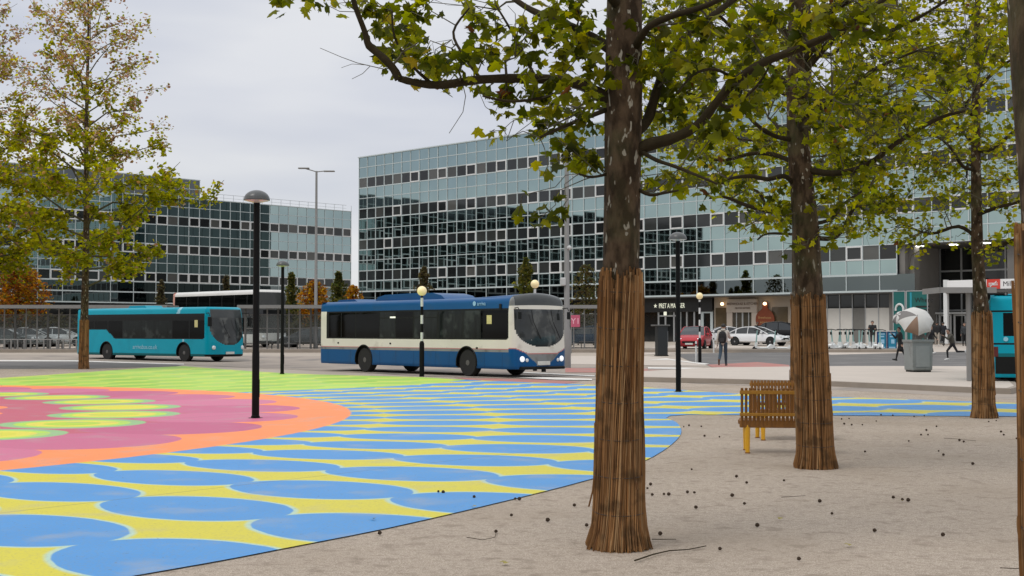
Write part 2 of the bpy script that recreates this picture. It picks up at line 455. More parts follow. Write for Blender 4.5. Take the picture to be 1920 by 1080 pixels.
# ================================================================== OFFICE BUILDINGS
def mirror_glass(name, col, rough, dark):
    m = bpy.data.materials.new(name); m.use_nodes = True
    n = m.node_tree; p = n.nodes['Principled BSDF']
    p.inputs['Metallic'].default_value = 1.0; p.inputs['Roughness'].default_value = rough
    g = NG(m)
    tc = n.nodes.new('ShaderNodeTexCoord')
    nz = g.noise(tc.outputs['Object'], 0.35, 3)
    n.links.new(g.mix(nz, tuple(c * 0.86 for c in col), tuple(c * 1.12 for c in col)), p.inputs['Base Color'])
    return m
M_clad = mirror_glass('mirror_cladding', (0.33, 0.425, 0.42), 0.02, 0)
M_clad2 = mirror_glass('mirror_cladding_dark', (0.31, 0.395, 0.40), 0.02, 0)
M_podium = mirror_glass('podium_glass', (0.13, 0.15, 0.15), 0.02, 0)
M_upper = mirror_glass('upper_glass', (0.105, 0.115, 0.125), 0.08, 0)
M_mull = mat('pale_mullion', (0.50, 0.56, 0.56), 0.5, var=0.08)
M_frame = mat('white_frame', (0.66, 0.67, 0.66), 0.5, var=0.04)
M_conc = mat('concrete', (0.20, 0.19, 0.175), 0.85, var=0.15, scale=1.5)
M_core = mat('dark_core', (0.02, 0.022, 0.024), 0.6)
M_soffit = mat('soffit', (0.09, 0.085, 0.08), 0.7)
M_panes = [mat('pane', c, 0.06, var=0.25, scale=0.8, spec=0.5) for c in ((0.012, 0.013, 0.013), (0.035, 0.038, 0.036), (0.055, 0.056, 0.052), (0.022, 0.025, 0.026), (0.085, 0.085, 0.078))]
M_white = mat('white_panel', (0.62, 0.60, 0.55), 0.6, var=0.06)

def ring_frame(mb, x0, x1, z0, z1, w, y0, y1, mat=0):
    for (a, b, cc, d) in ((x0, x1, z0, z0 + w), (x0, x1, z1 - w, z1), (x0, x0 + w, z0 + w, z1 - w), (x1 - w, x1, z0 + w, z1 - w)):
        mb.box(((a + b) / 2, (y0 + y1) / 2, (cc + d) / 2), (b - a, abs(y1 - y0), d - cc), mat)

def office(name, label, origin, ang, ncol, cw, zs, kinds, depth, det, framed, skip=lambda c, r: False, seed=1, clad=None):
    rr = random.Random(seed)
    root = empty(name, (origin[0], origin[1], 0), ang, label, 'office building')
    L = ncol * cw
    cl = {}; gr = MB(); band = 0
    bulk_p = MB(); bulk_n = 0
    gl = lambda x, z, t: (x, t, z)
    for r_, kd in enumerate(kinds):
        z1, z0 = zs[r_], zs[r_ + 1]
        step = 2 if kd == 'P' else 1
        if r_ and kd != kinds[r_ - 1]: band += 1
        for c_ in range(0, ncol, step):
            if skip(c_, r_): continue
            x0, x1 = c_ * cw, (c_ + step) * cw
            if kd in 'SPD':
                j = [rr.uniform(-0.005, 0.005) for _ in range(3)]
                j.append(j[0] + j[2] - j[1])
                cl.setdefault((band, kd), MB()).add([(x0, j[0], z0), (x1, j[1], z0), (x1, j[2], z1), (x0, j[3], z1)], [(0, 1, 2, 3)], {'S': 0, 'P': 1, 'D': 2}[kd])
            else:
                pm = rr.choice((0, 0, 0, 1, 1, 2, 3, 3, 3, 4))
                y = 0.012
                if det(c_, r_):
                    w_ = MB(); w_.box(((x0 + x1) / 2, y, (z0 + z1) / 2), (cw - 0.05, 0.03, z1 - z0 - 0.05))
                    wo = w_.build('window', M_panes[pm], root)
                    fr = framed(c_, r_, rr)
                    f_ = MB()
                    if fr: ring_frame(f_, x0 + 0.01, x1 - 0.01, z0 + 0.01, z1 - 0.01, 0.125, -0.10, -0.004)
                    else: ring_frame(f_, x0 + 0.045, x1 - 0.045, z0 + 0.045, z1 - 0.045, 0.035, -0.03, -0.004)
                    f_.build('window_frame', M_frame if fr else M_mull, wo)
                else:
                    bulk_p.box(((x0 + x1) / 2, y, (z0 + z1) / 2), (cw - 0.05, 0.03, z1 - z0 - 0.05), pm)
                    if framed(c_, r_, rr): ring_frame(bulk_p, x0 + 0.01, x1 - 0.01, z0 + 0.01, z1 - 0.01, 0.125, -0.10, -0.004, 5)
                    bulk_n += 1
    for (b_, kd), mb in cl.items(): mb.build({'S': 'spandrel_band', 'P': 'podium_glazing', 'D': 'upper_band'}[kd], [clad or M_clad, M_podium, M_upper], root, fix=False)
    if bulk_n: tag(bulk_p.build('window', M_panes + [M_frame], root), kind='stuff')
    return root, L, gr

def grid(gr, ncol, cw, zs, kinds, skip):
    w = 0.075
    for c_ in range(ncol + 1):
        run = None
        for r_ in range(len(kinds) + 1):
            on = r_ < len(kinds) and not (skip(max(0, min(ncol - 1, c_)), r_) and skip(max(0, c_ - 1), r_)) and not (kinds[r_] == 'P' and c_ % 2)
            if on and run is None: run = zs[r_]
            if not on and run is not None:
                gr.box((c_ * cw, -0.028, (run + zs[r_]) / 2), (w, 0.056, run - zs[r_])); run = None
    for r_ in range(len(kinds) + 1):
        a = None
        for c_ in range(ncol + 1):
            on = c_ < ncol and not (skip(c_, min(r_, len(kinds) - 1)) and skip(c_, max(0, r_ - 1)))
            if on and a is None: a = c_
            if not on and a is not None:
                hw = 0.16 if (r_ == len(kinds) or kinds[r_] == 'P') else w
                gr.box(((a + c_) * cw / 2, -0.034, zs[r_]), ((c_ - a) * cw + w, 0.064, hw)); a = None

# --- main building -------------------------------------------------
MO = Vector((-18.1, 156.2)); MD = Vector((0.7114, -0.7028)).normalized(); MN = Vector((-MD.y, MD.x))
MA = math.atan2(MD.y, MD.x)
def mx(px, b=0.0):
    k_ = (px - 960) / F
    return (k_ * (MO.y + MN.y * b) - MO.x - MN.x * b) / (MD.x - k_ * MD.y)
def mw(x, y, z): q = MO + MD * x + MN * y; return (q.x, q.y, z)
CW = 1.543; ZT = 22.07; RP = 1.2208
m_kinds = 'SSWSSWSSWSSWSP'
m_zs = [ZT - RP * i for i in range(14)] + [4.84]
NC = 60
XR = mx(1669)
CR = int(round(XR / CW)); XR = CR * CW
m_skip = lambda c_, r_: c_ >= CR and r_ >= 11
m_frame = lambda c_, r_, rr: (c_ >= 9 and c_ % 3 == 0) or rr.random() < 0.04
main, ML, gr = office('office_building', 'long glass office block behind the blue bus, with the station entrance at its right end', MO, MA, NC, CW, m_zs, m_kinds, 27, lambda c_, r_: c_ < 25, m_frame, m_skip, 5)
grid(gr, NC, CW, m_zs, m_kinds, m_skip)
gr.build('mullion_grid', M_mull, main)
b = MB()
b.box((ML / 2, 13.6, (ZT + 8.6) / 2 - 0.05), (ML - 0.02, 27.0, ZT - 8.6 - 0.1))          # upper core
b.box((XR / 2, 13.6, (8.6 + 4.84) / 2), (XR - 0.02, 27.0, 8.6 - 4.84 + 0.02))
b.box((XR / 2, 14.8, 2.7), (XR - 0.02, 26.0, 4.3))
b.box(((ML + XR) / 2, 16.8, 4.6), (ML - XR, 20, 8.1))
b.build('core', M_core, main)
b = MB()
b.box((ML / 2, 13.5, ZT + 0.03), (ML + 0.2, 27.3, 0.12)); b.build('roof', M_mull, main)
e_ = MB()
for r_ in range(13):
    for q in range(17):
        e_.quad((-0.02, 0.2 + q * 1.58, m_zs[r_ + 1]), (-0.02, 0.2 + q * 1.58, m_zs[r_]), (-0.02, 0.2 + q * 1.58 + 1.52, m_zs[r_]), (-0.02, 0.2 + q * 1.58 + 1.52, m_zs[r_ + 1]))
e_.build('end_cladding', M_podium, main)
b = MB(); b.box((XR / 2, 0.62, 4.74), (XR, 1.28, 0.16)); b.build('soffit', M_soffit, main)
b = MB(); b.box(((XR + ML) / 2, 3.4, 8.56), (ML - XR, 6.8, 0.10)); b.build('entrance_soffit', M_soffit, main)
M_lit = mat('lit_lamp', (1, 1, 1), 0.4, emit=((1.0, 0.97, 0.88), 6))
for px in (1727, 1790, 1850):
    b = MB(); b.lathe([(0.34, 8.44), (0.38, 8.50)], 16, (mx(px, 1.5), 1.5, 0)); b.build('ceiling_light', M_lit, main)

# ground floor: glazed fronts between px 640 and the entrance, set back under the overhang
M_shopglass = mat('shop_glass', (0.016, 0.017, 0.017), 0.05, var=0.5, scale=0.5)
M_black = mat('black_fascia', (0.012, 0.012, 0.012), 0.45)
M_silver = mat('silver_frame', (0.42, 0.43, 0.43), 0.4, metal=0.3)
M_stone = mat('beige_stone', (0.36, 0.30, 0.235), 0.8, var=0.08, scale=0.7)
M_brown = mat('timber_brown', (0.11, 0.06, 0.03), 0.6, var=0.2)
G0 = gz(113) + 0.02
YB = 1.25
s_ = MB(); s_.box(((0.3 + mx(1205, YB)) / 2, YB + 0.25, (G0 + 4.66) / 2), (mx(1205, YB) - 0.3, 0.1, 4.66 - G0)); s_.build('shopfront_glass', M_shopglass, main)
s_ = MB()
x = 0.3
while x < mx(1205, YB):
    s_.box((x, YB + 0.17, (G0 + 4.66) / 2), (0.12, 0.06, 4.66 - G0)); x += 3.086
s_.box((mx(1205, YB) / 2, YB + 0.16, 3.3), (mx(1205, YB), 0.05, 0.10)); s_.build('shopfront_frame', M_mull, main)
xa, xb = mx(1206, YB), mx(1336, YB)
s_ = MB(); s_.box(((xa + xb) / 2, YB + 0.1, 4.0), (xb - xa, 0.3, 1.28)); s_.build('shop_fascia', M_black, main)
s_ = MB(); s_.box(((xa + xb) / 2, YB + 0.25, (G0 + 3.36) / 2), (xb - xa, 0.1, 3.36 - G0)); s_.build('shopfront_glass', M_shopglass, main)
s_ = MB()
for px in (1233, 1246, 1262, 1274, 1286, 1300, 1314):
    s_.box((mx(px, YB), YB + 0.16, (G0 + 3.36) / 2), (0.16, 0.08, 3.36 - G0))
s_.box((mx(1254, YB), YB + 0.155, 3.0), (mx(1274, YB) - mx(1233, YB), 0.07, 0.14)); s_.build('shop_door_frame', M_silver, main)
s_ = MB(); ring_frame(s_, mx(1314, YB), mx(1336, YB), G0, 3.5, 0.28, YB + 0.02, YB + 0.10); s_.build('door_frame', M_mull, main)
# beige restaurant front
xa, xb = mx(1338, YB), mx(1482, YB)
s_ = MB(); s_.box(((xa + xb) / 2, YB + 0.2, (G0 + 4.66) / 2), (xb - xa, 0.2, 4.66 - G0)); s_.build('stone_front', M_stone, main)
p0, p1 = mx(1364, YB), mx(1421, YB)
s_ = MB()
s_.box((p0 + 0.3, YB - 0.02, 1.9), (0.6, 0.22, 2.7)); s_.box((p1 - 0.3, YB - 0.02, 1.9), (0.6, 0.22, 2.7)); s_.box(((p0 + p1) / 2, YB - 0.05, 3.85), (p1 - p0, 0.26, 1.2))
s_.build('door_portal', mat('portal_stone', (0.43, 0.37, 0.31), 0.8, var=0.06), main)
s_ = MB(); s_.box(((p0 + p1) / 2, YB + 0.06, (G0 + 3.25) / 2), (p1 - p0 - 1.2, 0.06, 3.25 - G0)); s_.build('door_glass', mat('door_glass', (0.07, 0.06, 0.045), 0.1, var=0.3), main)
s_ = MB()
for t_ in (0.5, 0.30, 0.70): s_.box((p0 + (p1 - p0) * t_, YB + 0.01, (G0 + 3.25) / 2), (0.16 if t_ == 0.5 else 0.09, 0.04, 3.25 - G0))
s_.build('door_frame', M_silver, main)
for px0, px1 in ((1341, 1361), (1447, 1476)):
    s_ = MB(); s_.box(((mx(px0, YB) + mx(px1, YB)) / 2, YB + 0.08, 2.4), (mx(px1, YB) - mx(px0, YB), 0.06, 2.6)); s_.build('shop_window', mat('warm_glass', (0.10, 0.075, 0.045), 0.08, var=0.4, scale=1.2), main)
M_warm = mat('warm_lamp', (1, 0.8, 0.5), 0.4, emit=((1.0, 0.66, 0.34), 5))
for px, z in ((1354, 4.02), (1434, 3.98)):
    s_ = MB(); s_.lathe([(0.02, -0.12), (0.13, -0.08), (0.16, 0.02), (0.10, 0.13), (0.02, 0.16)], 10, (mx(px, 0.9), 0.9, z)); s_.build('wall_light', M_warm, main)
# white panelled section
xa, xb = mx(1482, YB) + 0.02, XR
s_ = MB(); s_.box(((xa + xb) / 2, YB + 0.2, (3.55 + 4.66) / 2), (xb - xa, 0.2, 1.10)); s_.build('high_glazing', M_shopglass, main)
s_ = MB()
n_ = 9
for i in range(n_):
    a_, c_ = xa + (xb - xa) * i / n_, xa + (xb - xa) * (i + 1) / n_
    s_.box(((a_ + c_) / 2, YB + 0.14, (G0 + 3.5) / 2), (c_ - a_ - 0.03, 0.16, 3.5 - G0), 1 if i in (5,) else 0)
s_.build('wall_panels', [M_white, mat('grey_panel', (0.17, 0.165, 0.15), 0.6)], main)
s_ = MB()
for i in range(n_ + 1): s_.box((xa + (xb - xa) * i / n_, YB + 0.04, (G0 + 4.66) / 2), (0.07, 0.05, 4.66 - G0))
s_.build('panel_posts', M_silver, main)
# station entrance: tall glazing behind concrete columns
YE = 6.5
s_ = MB()
x0_, x1_ = XR, ML
s_.box(((x0_ + x1_) / 2, YE + 0.2, (G0 + 8.5) / 2), (x1_ - x0_, 0.1, 8.5 - G0)); s_.build('entrance_glass', M_shopglass, main)
s_ = MB(); x = x0_ + 0.4; i = 0
while x < x1_:
    s_.box((x, YE + 0.1, (G0 + 8.5) / 2), (0.13, 0.08, 8.5 - G0)); x += 1.9; i += 1
for z in (3.3, 4.9, 6.6): s_.box(((x0_ + x1_) / 2, YE + 0.105, z), (x1_ - x0_, 0.07, 0.14))
s_.build('entrance_mullions', M_silver, main)
for px, w_ in ((1682, 0.95), (1712, 0.75), (1905, 0.9)):
    s_ = MB(); xx = mx(px, 1.4); s_.box((xx, 1.4, (G0 + 8.5) / 2), (w_, 0.9, 8.5 - G0)); s_.build('column', M_conc, main)
s_ = MB(); s_.box((XR + 0.3, 3.2, (G0 + 8.5) / 2), (0.5, 5.8, 8.5 - G0)); s_.build('return_wall', M_conc, main)
for px in (1745, 1772, 1800, 1822):
    s_ = MB(); a_ = mx(px, 5.6); ring_frame(s_, a_ - 0.55, a_ + 0.55, G0 + 0.01, 2.95, 0.13, 5.55, 5.65); s_.build('door_frame', M_frame, main)
s_ = MB(); s_.box(((mx(1738, 5.6) + mx(1835, 5.6)) / 2, 5.6, 3.06), (mx(1835, 5.6) - mx(1738, 5.6), 0.5, 0.16)); s_.build('door_canopy', M_frame, main)
s_ = MB(); s_.box((mx(1777), -0.25, (G0 + 5.6) / 2), (0.32, 0.3, 5.6 - G0)); s_.build('canopy_post', M_frame, main)

def on_main(name, label, cat, px, back, z):
    q = mw(mx(px, back), back, z)
    return empty(name, q, MA, label, cat)
# station name board
st = on_main('station_sign', 'white station name board with a red rail emblem above the entrance', 'sign', 1776, -0.45, 4.80)
Ls = mx(1925, -0.45) - mx(1776, -0.45)
b = MB(); b.box((Ls / 2, 0.08, 0.37), (Ls, 0.12, 0.74)); b.build('panel', mat('sign_white', (0.80, 0.80, 0.79), 0.5, var=0.03), st)
b = MB(); b.box((Ls / 2, 0.5, -0.16), (Ls + 0.2, 1.1, 0.22)); b.build('canopy_edge', M_soffit, st)
xs = mx(1851, -0.45) - mx(1776, -0.45)
b = MB(); b.box((xs + 0.52, -0.01, 0.37), (1.04, 0.05, 0.74)); b.build('red_panel', mat('rail_red', (0.62, 0.05, 0.03), 0.5, var=0.03), st)
b = MB()                                        # the double arrow
f_ = lambda x, y, z: (xs + 0.52 + x, -0.045 - z, 0.37 + y)
for s in (1, -1):
    b.prism([(-0.36 * s, 0.035 * s), (0.36 * s, 0.035 * s), (0.36 * s, 0.095 * s), (-0.36 * s, 0.095 * s)], 0, 0.008 + 0.001 * s, 0, f_)
    b.prism([(-0.30 * s, -0.22 * s), (-0.21 * s, -0.22 * s), (0.02 * s, 0.034 * s), (-0.07 * s, 0.034 * s)] if s > 0 else [(0.30, 0.22), (0.21, 0.22), (-0.02, -0.034), (0.07, -0.034)], 0, 0.006 + 0.001 * s, 0, f_)
b.build('rail_emblem', M_frame, st)
text('Milton Keynes Central', 0.52, 'lettering', M_black, st, (xs + 1.25, 0.015, 0.20), (R(90), 0, 0), 0.006)
# shop sign
sh = on_main('shop_sign', 'lit pale lettering of the cafe sign on the dark shopfront behind the black lamp post', 'sign', 1229, YB - 0.09, 3.72)
M_glow = mat('lit_letter', (0.85, 0.85, 0.70), 0.5, emit=((0.85, 0.88, 0.70), 0.55))
b = MB()
for k_ in range(5):
    a0 = math.pi / 2 + k_ * 2 * math.pi / 5
    b.prism([(0.22 * math.cos(a0), 0.22 * math.sin(a0)), (0.09 * math.cos(a0 + 0.63), 0.09 * math.sin(a0 + 0.63)), (0, 0), (0.09 * math.cos(a0 - 0.63), 0.09 * math.sin(a0 - 0.63))], 0, 0.02, 0, lambda x, y, z: (x, -z, 0.24 + y))
b.build('star', M_glow, sh)
text('PRET A MANGER', 0.66, 'lettering', M_glow, sh, (0.42, -0.01, 0.02), (R(90), 0, 0), 0.012, sx=0.62)
b = MB(); b.box((1.25, -0.1, -0.5), (0.34, 0.1, 0.36), 0, 0, 0.03); b.build('hanging_lamp', M_glow, sh)
# flask-shaped restaurant sign
fl = on_main('flask_sign', 'rust brown flask shaped sign on the beige restaurant front behind the white car', 'sign', 1435, YB - 0.1, 1.55)
prof = []
for k_ in range(28):
    a0 = R(-90 + 36 + k_ * (360 - 72) / 27) + R(144)
    prof.append((0.98 * math.cos(a0), 1.02 + 0.98 * math.sin(a0)))
prof = [(0.98 * math.sin(R(t_)), 1.02 - 0.98 * math.cos(R(t_))) for t_ in range(0, 156, 8)]
prof = prof + [(0.27, 2.05), (0.24, 2.55)] + [(-0.24, 2.55), (-0.27, 2.05)] + [(-a_, c_) for a_, c_ in reversed(prof[1:])]
b = MB(); b.prism(prof, 0, 0.08, 0, lambda x, y, z: (x, -z, y)); b.build('flask', mat('rust_copper', (0.20, 0.045, 0.015), 0.5, metal=0.2, var=0.2), fl)
text('Brewhouse', 0.30, 'lettering', mat('ochre_letter', (0.45, 0.26, 0.10), 0.6), fl, (0, -0.09, 1.12), (R(90), 0, 0), 0.004, 'CENTER')
text('& Kitchen', 0.24, 'lettering', bpy.data.materials['ochre_letter'], fl, (0, -0.09, 0.72), (R(90), 0, 0), 0.004, 'CENTER')
rs = on_main('restaurant_sign', 'brown lettering above the stone portal of the beige restaurant', 'sign', 1392, YB - 0.2, 3.5)
text('BREWHOUSE & KITCHEN', 0.30, 'lettering', M_brown, rs, (0, 0, 0.42), (R(90), 0, 0), 0.006, 'CENTER')
text('MILTON KEYNES', 0.22, 'lettering', M_brown, rs, (0, 0, 0.06), (R(90), 0, 0), 0.006, 'CENTER')
# teal hoardings beside the entrance
M_teal_b = mat('teal_board', (0.005, 0.115, 0.105), 0.6, var=0.06)
for nm, (pa, pb), lb, tx in (('hoarding', (1674, 1698), 'narrower teal hoarding board with a white swirl, left of the entrance', None), ('hoarding', (1699, 1740), 'wider teal hoarding board with dark lettering, beside the entrance column', 1)):
    h = on_main(nm, lb, 'hoarding', pa, -0.3, G0)
    w_ = mx(pb, -0.3) - mx(pa, -0.3)
    b = MB(); b.box((w_ / 2, 0.05, 2.1), (w_ - 0.06, 0.08, 4.2)); b.build('panel', M_teal_b, h)
    b = MB(); ring_frame(b, 0, w_, 0.0, 4.25, 0.07, -0.02, 0.12); b.build('edge_frame', M_silver, h)
    if tx:
        text('Where', 0.55, 'lettering', M_black, h, (0.75, -0.005, 3.3), (R(90), 0, 0), 0.006)
        b = MB()
        for i in range(3): b.box((1.45, -0.006, 2.95 - 0.27 * i), (1.2 - 0.12 * i, 0.02, 0.13))
        b.build('lettering', M_black, h)
        b = MB(); b.box((0.42, -0.005, 2.1), (0.16, 0.02, 4.0)); b.build('stripe', mat('cyan_stripe', (0.02, 0.28, 0.36), 0.5), h)
    else:
        b = MB(); b.tube([(0.6 + 0.34 * math.cos(a_), -0.01, 2.75 + 0.42 * math.sin(a_)) for a_ in np.linspace(-0.6, 3.4, 14)], 0.09, 6); b.build('swirl', M_frame, h)

# --- left building --------------------------------------------------
LE = Vector((-23.3, 191.0)); LD = Vector((0.699, 0.716)).normalized()
LCW = 1.58; LN = 80; LL = LN * LCW
LO = LE - LD * LL; LA = math.atan2(LD.y, LD.x)
l_kinds = 'DD' + 'SSWSSWSSW' + 'PP'
l_zs = [18.8 + 2.45, 18.8 + 1.225] + [18.8 - 1.2245 * i for i in range(10)] + [6.45, 5.1]
CU = LN - 16
l_skip = lambda c_, r_: r_ < 2 and c_ >= CU
l_frame = lambda c_, r_, rr: ((c_ * 7 + r_ * 3) % 11) < 6 or rr.random() < 0.1
left, LLn, gr = office('office_building', 'lower glass office block on the left, partly behind the thin autumn tree', LO, LA, LN, LCW, l_zs, l_kinds, 20, lambda c_, r_: c_ >= LN - 33, l_frame, l_skip, 9, M_clad2)
grid(gr, LN, LCW, l_zs, l_kinds, l_skip)
gr.build('mullion_grid', M_mull, left)
b = MB()
b.box((LL / 2, 10.1, (18.8 + 5.1) / 2 - 0.05), (LL - 0.04, 20, 18.8 - 5.1 - 0.1))
b.box((CU * LCW / 2, 10.1, 19.9), (CU * LCW - 0.04, 20, 2.6))
b.box((LL / 2, 11, 2.8), (LL - 0.1, 20, 4.6)); b.build('core', M_core, left)
b = MB(); b.box((LL / 2, 10, 18.83), (LL + 0.1, 20.2, 0.10)); b.box((CU * LCW / 2, 10, 21.29), (CU * LCW + 0.1, 20.2, 0.10)); b.build('roof', M_mull, left)
b = MB()
for i in range(17): b.tube([(CU * LCW + 1 + i * 1.55, 0.6, 18.85), (CU * LCW + 1 + i * 1.55, 0.6, 19.75)], 0.03, 5)
b.tube([(CU * LCW + 1, 0.6, 19.75), (LL - 0.4, 0.6, 19.75)], 0.03, 5); b.tube([(CU * LCW + 1, 0.6, 19.3), (LL - 0.4, 0.6, 19.3)], 0.02, 5)
b.build('roof_railing', M_silver, left)
b = MB(); b.box((LL / 2, 0.9, (gz(180) + 5.0) / 2), (LL, 0.1, 5.0 - gz(180))); b.build('ground_floor_glass', M_shopglass, left)

# --- third office block: unseen, added behind the camera to darken the lower half of the reflections
bk3 = empty('office_building', (-170, -35, 0), 0, 'dark block added out of view behind the camera, to darken reflections in the long block', 'office building')
b = MB(); b.box((60, 10, 17), (150, 20, 34)); b.build('wall', mat('reflected_dark', (0.055, 0.05, 0.045), 0.8), bk3)
b = MB()
for i in range(10): b.box((60, 20.06, 2.6 + i * 3.2), (148, 0.1, 1.5))
b.build('window_bands', M_shopglass, bk3)

# ================================================================== TREES
def leaf_material(name, trans=0.54):
    m = bpy.data.materials.new(name); m.use_nodes = True
    n = m.node_tree; n.nodes.clear()
    o = n.nodes.new('ShaderNodeOutputMaterial'); a = n.nodes.new('ShaderNodeAttribute'); a.attribute_name = 'Col'
    p = n.nodes.new('ShaderNodeBsdfPrincipled'); p.inputs['Roughness'].default_value = 0.55; p.inputs['Specular IOR Level'].default_value = 0.18
    t = n.nodes.new('ShaderNodeBsdfTranslucent'); mx = n.nodes.new('ShaderNodeMixShader'); mx.inputs[0].default_value = trans
    g = NG(m)
    tc = n.nodes.new('ShaderNodeTexCoord')
    f = g.noise(tc.outputs['Object'], 30, 2)
    hsv = n.nodes.new('ShaderNodeHueSaturation'); n.links.new(a.outputs['Color'], hsv.inputs['Color'])
    n.links.new(g.m('MULTIPLY_ADD', f, 0.7, 0.65), hsv.inputs['Value'])
    n.links.new(hsv.outputs[0], p.inputs['Base Color'])
    h2 = n.nodes.new('ShaderNodeHueSaturation'); h2.inputs['Value'].default_value = 2.5; h2.inputs['Hue'].default_value = 0.50; h2.inputs['Saturation'].default_value = 1.1
    n.links.new(a.outputs['Color'], h2.inputs['Color']); n.links.new(h2.outputs[0], t.inputs[0])
    n.links.new(p.outputs[0], mx.inputs[1]); n.links.new(t.outputs[0], mx.inputs[2]); n.links.new(mx.outputs[0], o.inputs[0])
    return m
M_leaf = leaf_material('leaf')

M_bark = bpy.data.materials.new('plane_bark'); M_bark.use_nodes = True
def bark_nodes(m, dark, mid, pale, thr):
    g = NG(m); t = m.node_tree; p = t.nodes['Principled BSDF']; p.inputs['Roughness'].default_value = 0.9; p.inputs['Specular IOR Level'].default_value = 0.2
    tc = t.nodes.new('ShaderNodeTexCoord')
    mp = t.nodes.new('ShaderNodeMapping'); mp.inputs['Scale'].default_value = (1, 1, 0.45); t.links.new(tc.outputs['Object'], mp.inputs[0])
    a = g.noise(mp.outputs[0], 14, 8)
    c = g.mix(g.step(a, 0.40, 0.60), dark, mid)
    b = g.noise(mp.outputs[0], 19, 2)
    c = g.mix(g.step(b, thr, thr + 0.03), c, pale)
    b2 = g.noise(tc.outputs['Object'], 2.0, 4)
    c = g.mix(g.m('MULTIPLY', g.step(b2, 0.5, 0.65), 0.5), c, (0.075, 0.08, 0.035))
    t.links.new(c, p.inputs['Base Color'])
    bn = t.nodes.new('ShaderNodeBump'); bn.inputs['Strength'].default_value = 0.9; bn.inputs['Distance'].default_value = 0.02
    t.links.new(g.noise(mp.outputs[0], 30, 6), bn.inputs['Height']); t.links.new(bn.outputs[0], p.inputs['Normal'])
bark_nodes(M_bark, (0.035, 0.022, 0.012), (0.10, 0.066, 0.040), (0.36, 0.33, 0.27), 0.635)
M_limb = mat('limb_bark', (0.036, 0.027, 0.014), 0.9, var=0.5, scale=9, bump=0.5, bscale=40, spec=0.15)
M_twig = mat('thin_bark', (0.085, 0.075, 0.045), 0.9, var=0.3, scale=9)

M_reed = bpy.data.materials.new('reed'); M_reed.use_nodes = True
def reed_nodes(m):
    g = NG(m); t = m.node_tree; p = t.nodes['Principled BSDF']; p.inputs['Roughness'].default_value = 0.75; p.inputs['Specular IOR Level'].default_value = 0.12
    a = t.nodes.new('ShaderNodeAttribute'); a.attribute_name = 'Col'
    tc = t.nodes.new('ShaderNodeTexCoord')
    mp = t.nodes.new('ShaderNodeMapping'); mp.inputs['Scale'].default_value = (1, 1, 0.12); t.links.new(tc.outputs['Object'], mp.inputs[0])
    f = g.step(g.noise(mp.outputs[0], 28, 5), 0.3, 0.7)
    c = g.mix(g.m('MULTIPLY', f, 0.45), a.outputs['Color'], (0.055, 0.03, 0.014))
    st = g.step(g.noise(tc.outputs['Object'], 6, 6), 0.53, 0.63)
    c = g.mix(g.m('MULTIPLY', st, 0.50), c, (0.03, 0.022, 0.014))
    t.links.new(c, p.inputs['Base Color'])
reed_nodes(M_reed)

M_wire = mat('tie_wire', (0.05, 0.035, 0.025), 0.7)
def set_col(me, cols):                           # one colour per vertex
    a = me.color_attributes.new('Col', 'FLOAT_COLOR', 'POINT')
    arr = np.ones((len(cols), 4), np.float32); arr[:, :3] = cols
    a.data.foreach_set('color', arr.ravel())

LOBED = []                                       # five-lobed plane leaf, star-shaped about its middle
for ang, rad in ((-90, 0.34), (-60, 0.30), (-28, 0.62), (-8, 0.40), (18, 0.66), (42, 0.38), (66, 0.62), (90, 0.80), (114, 0.62), (138, 0.38), (162, 0.66), (188, 0.40), (208, 0.62), (240, 0.30)):
    LOBED.append((rad * math.cos(R(ang)), rad * math.sin(R(ang))))
SIMPLE = [(0.0, -0.5), (0.42, -0.12), (0.30, 0.22), (0.0, 0.62), (-0.30, 0.22), (-0.42, -0.12)]

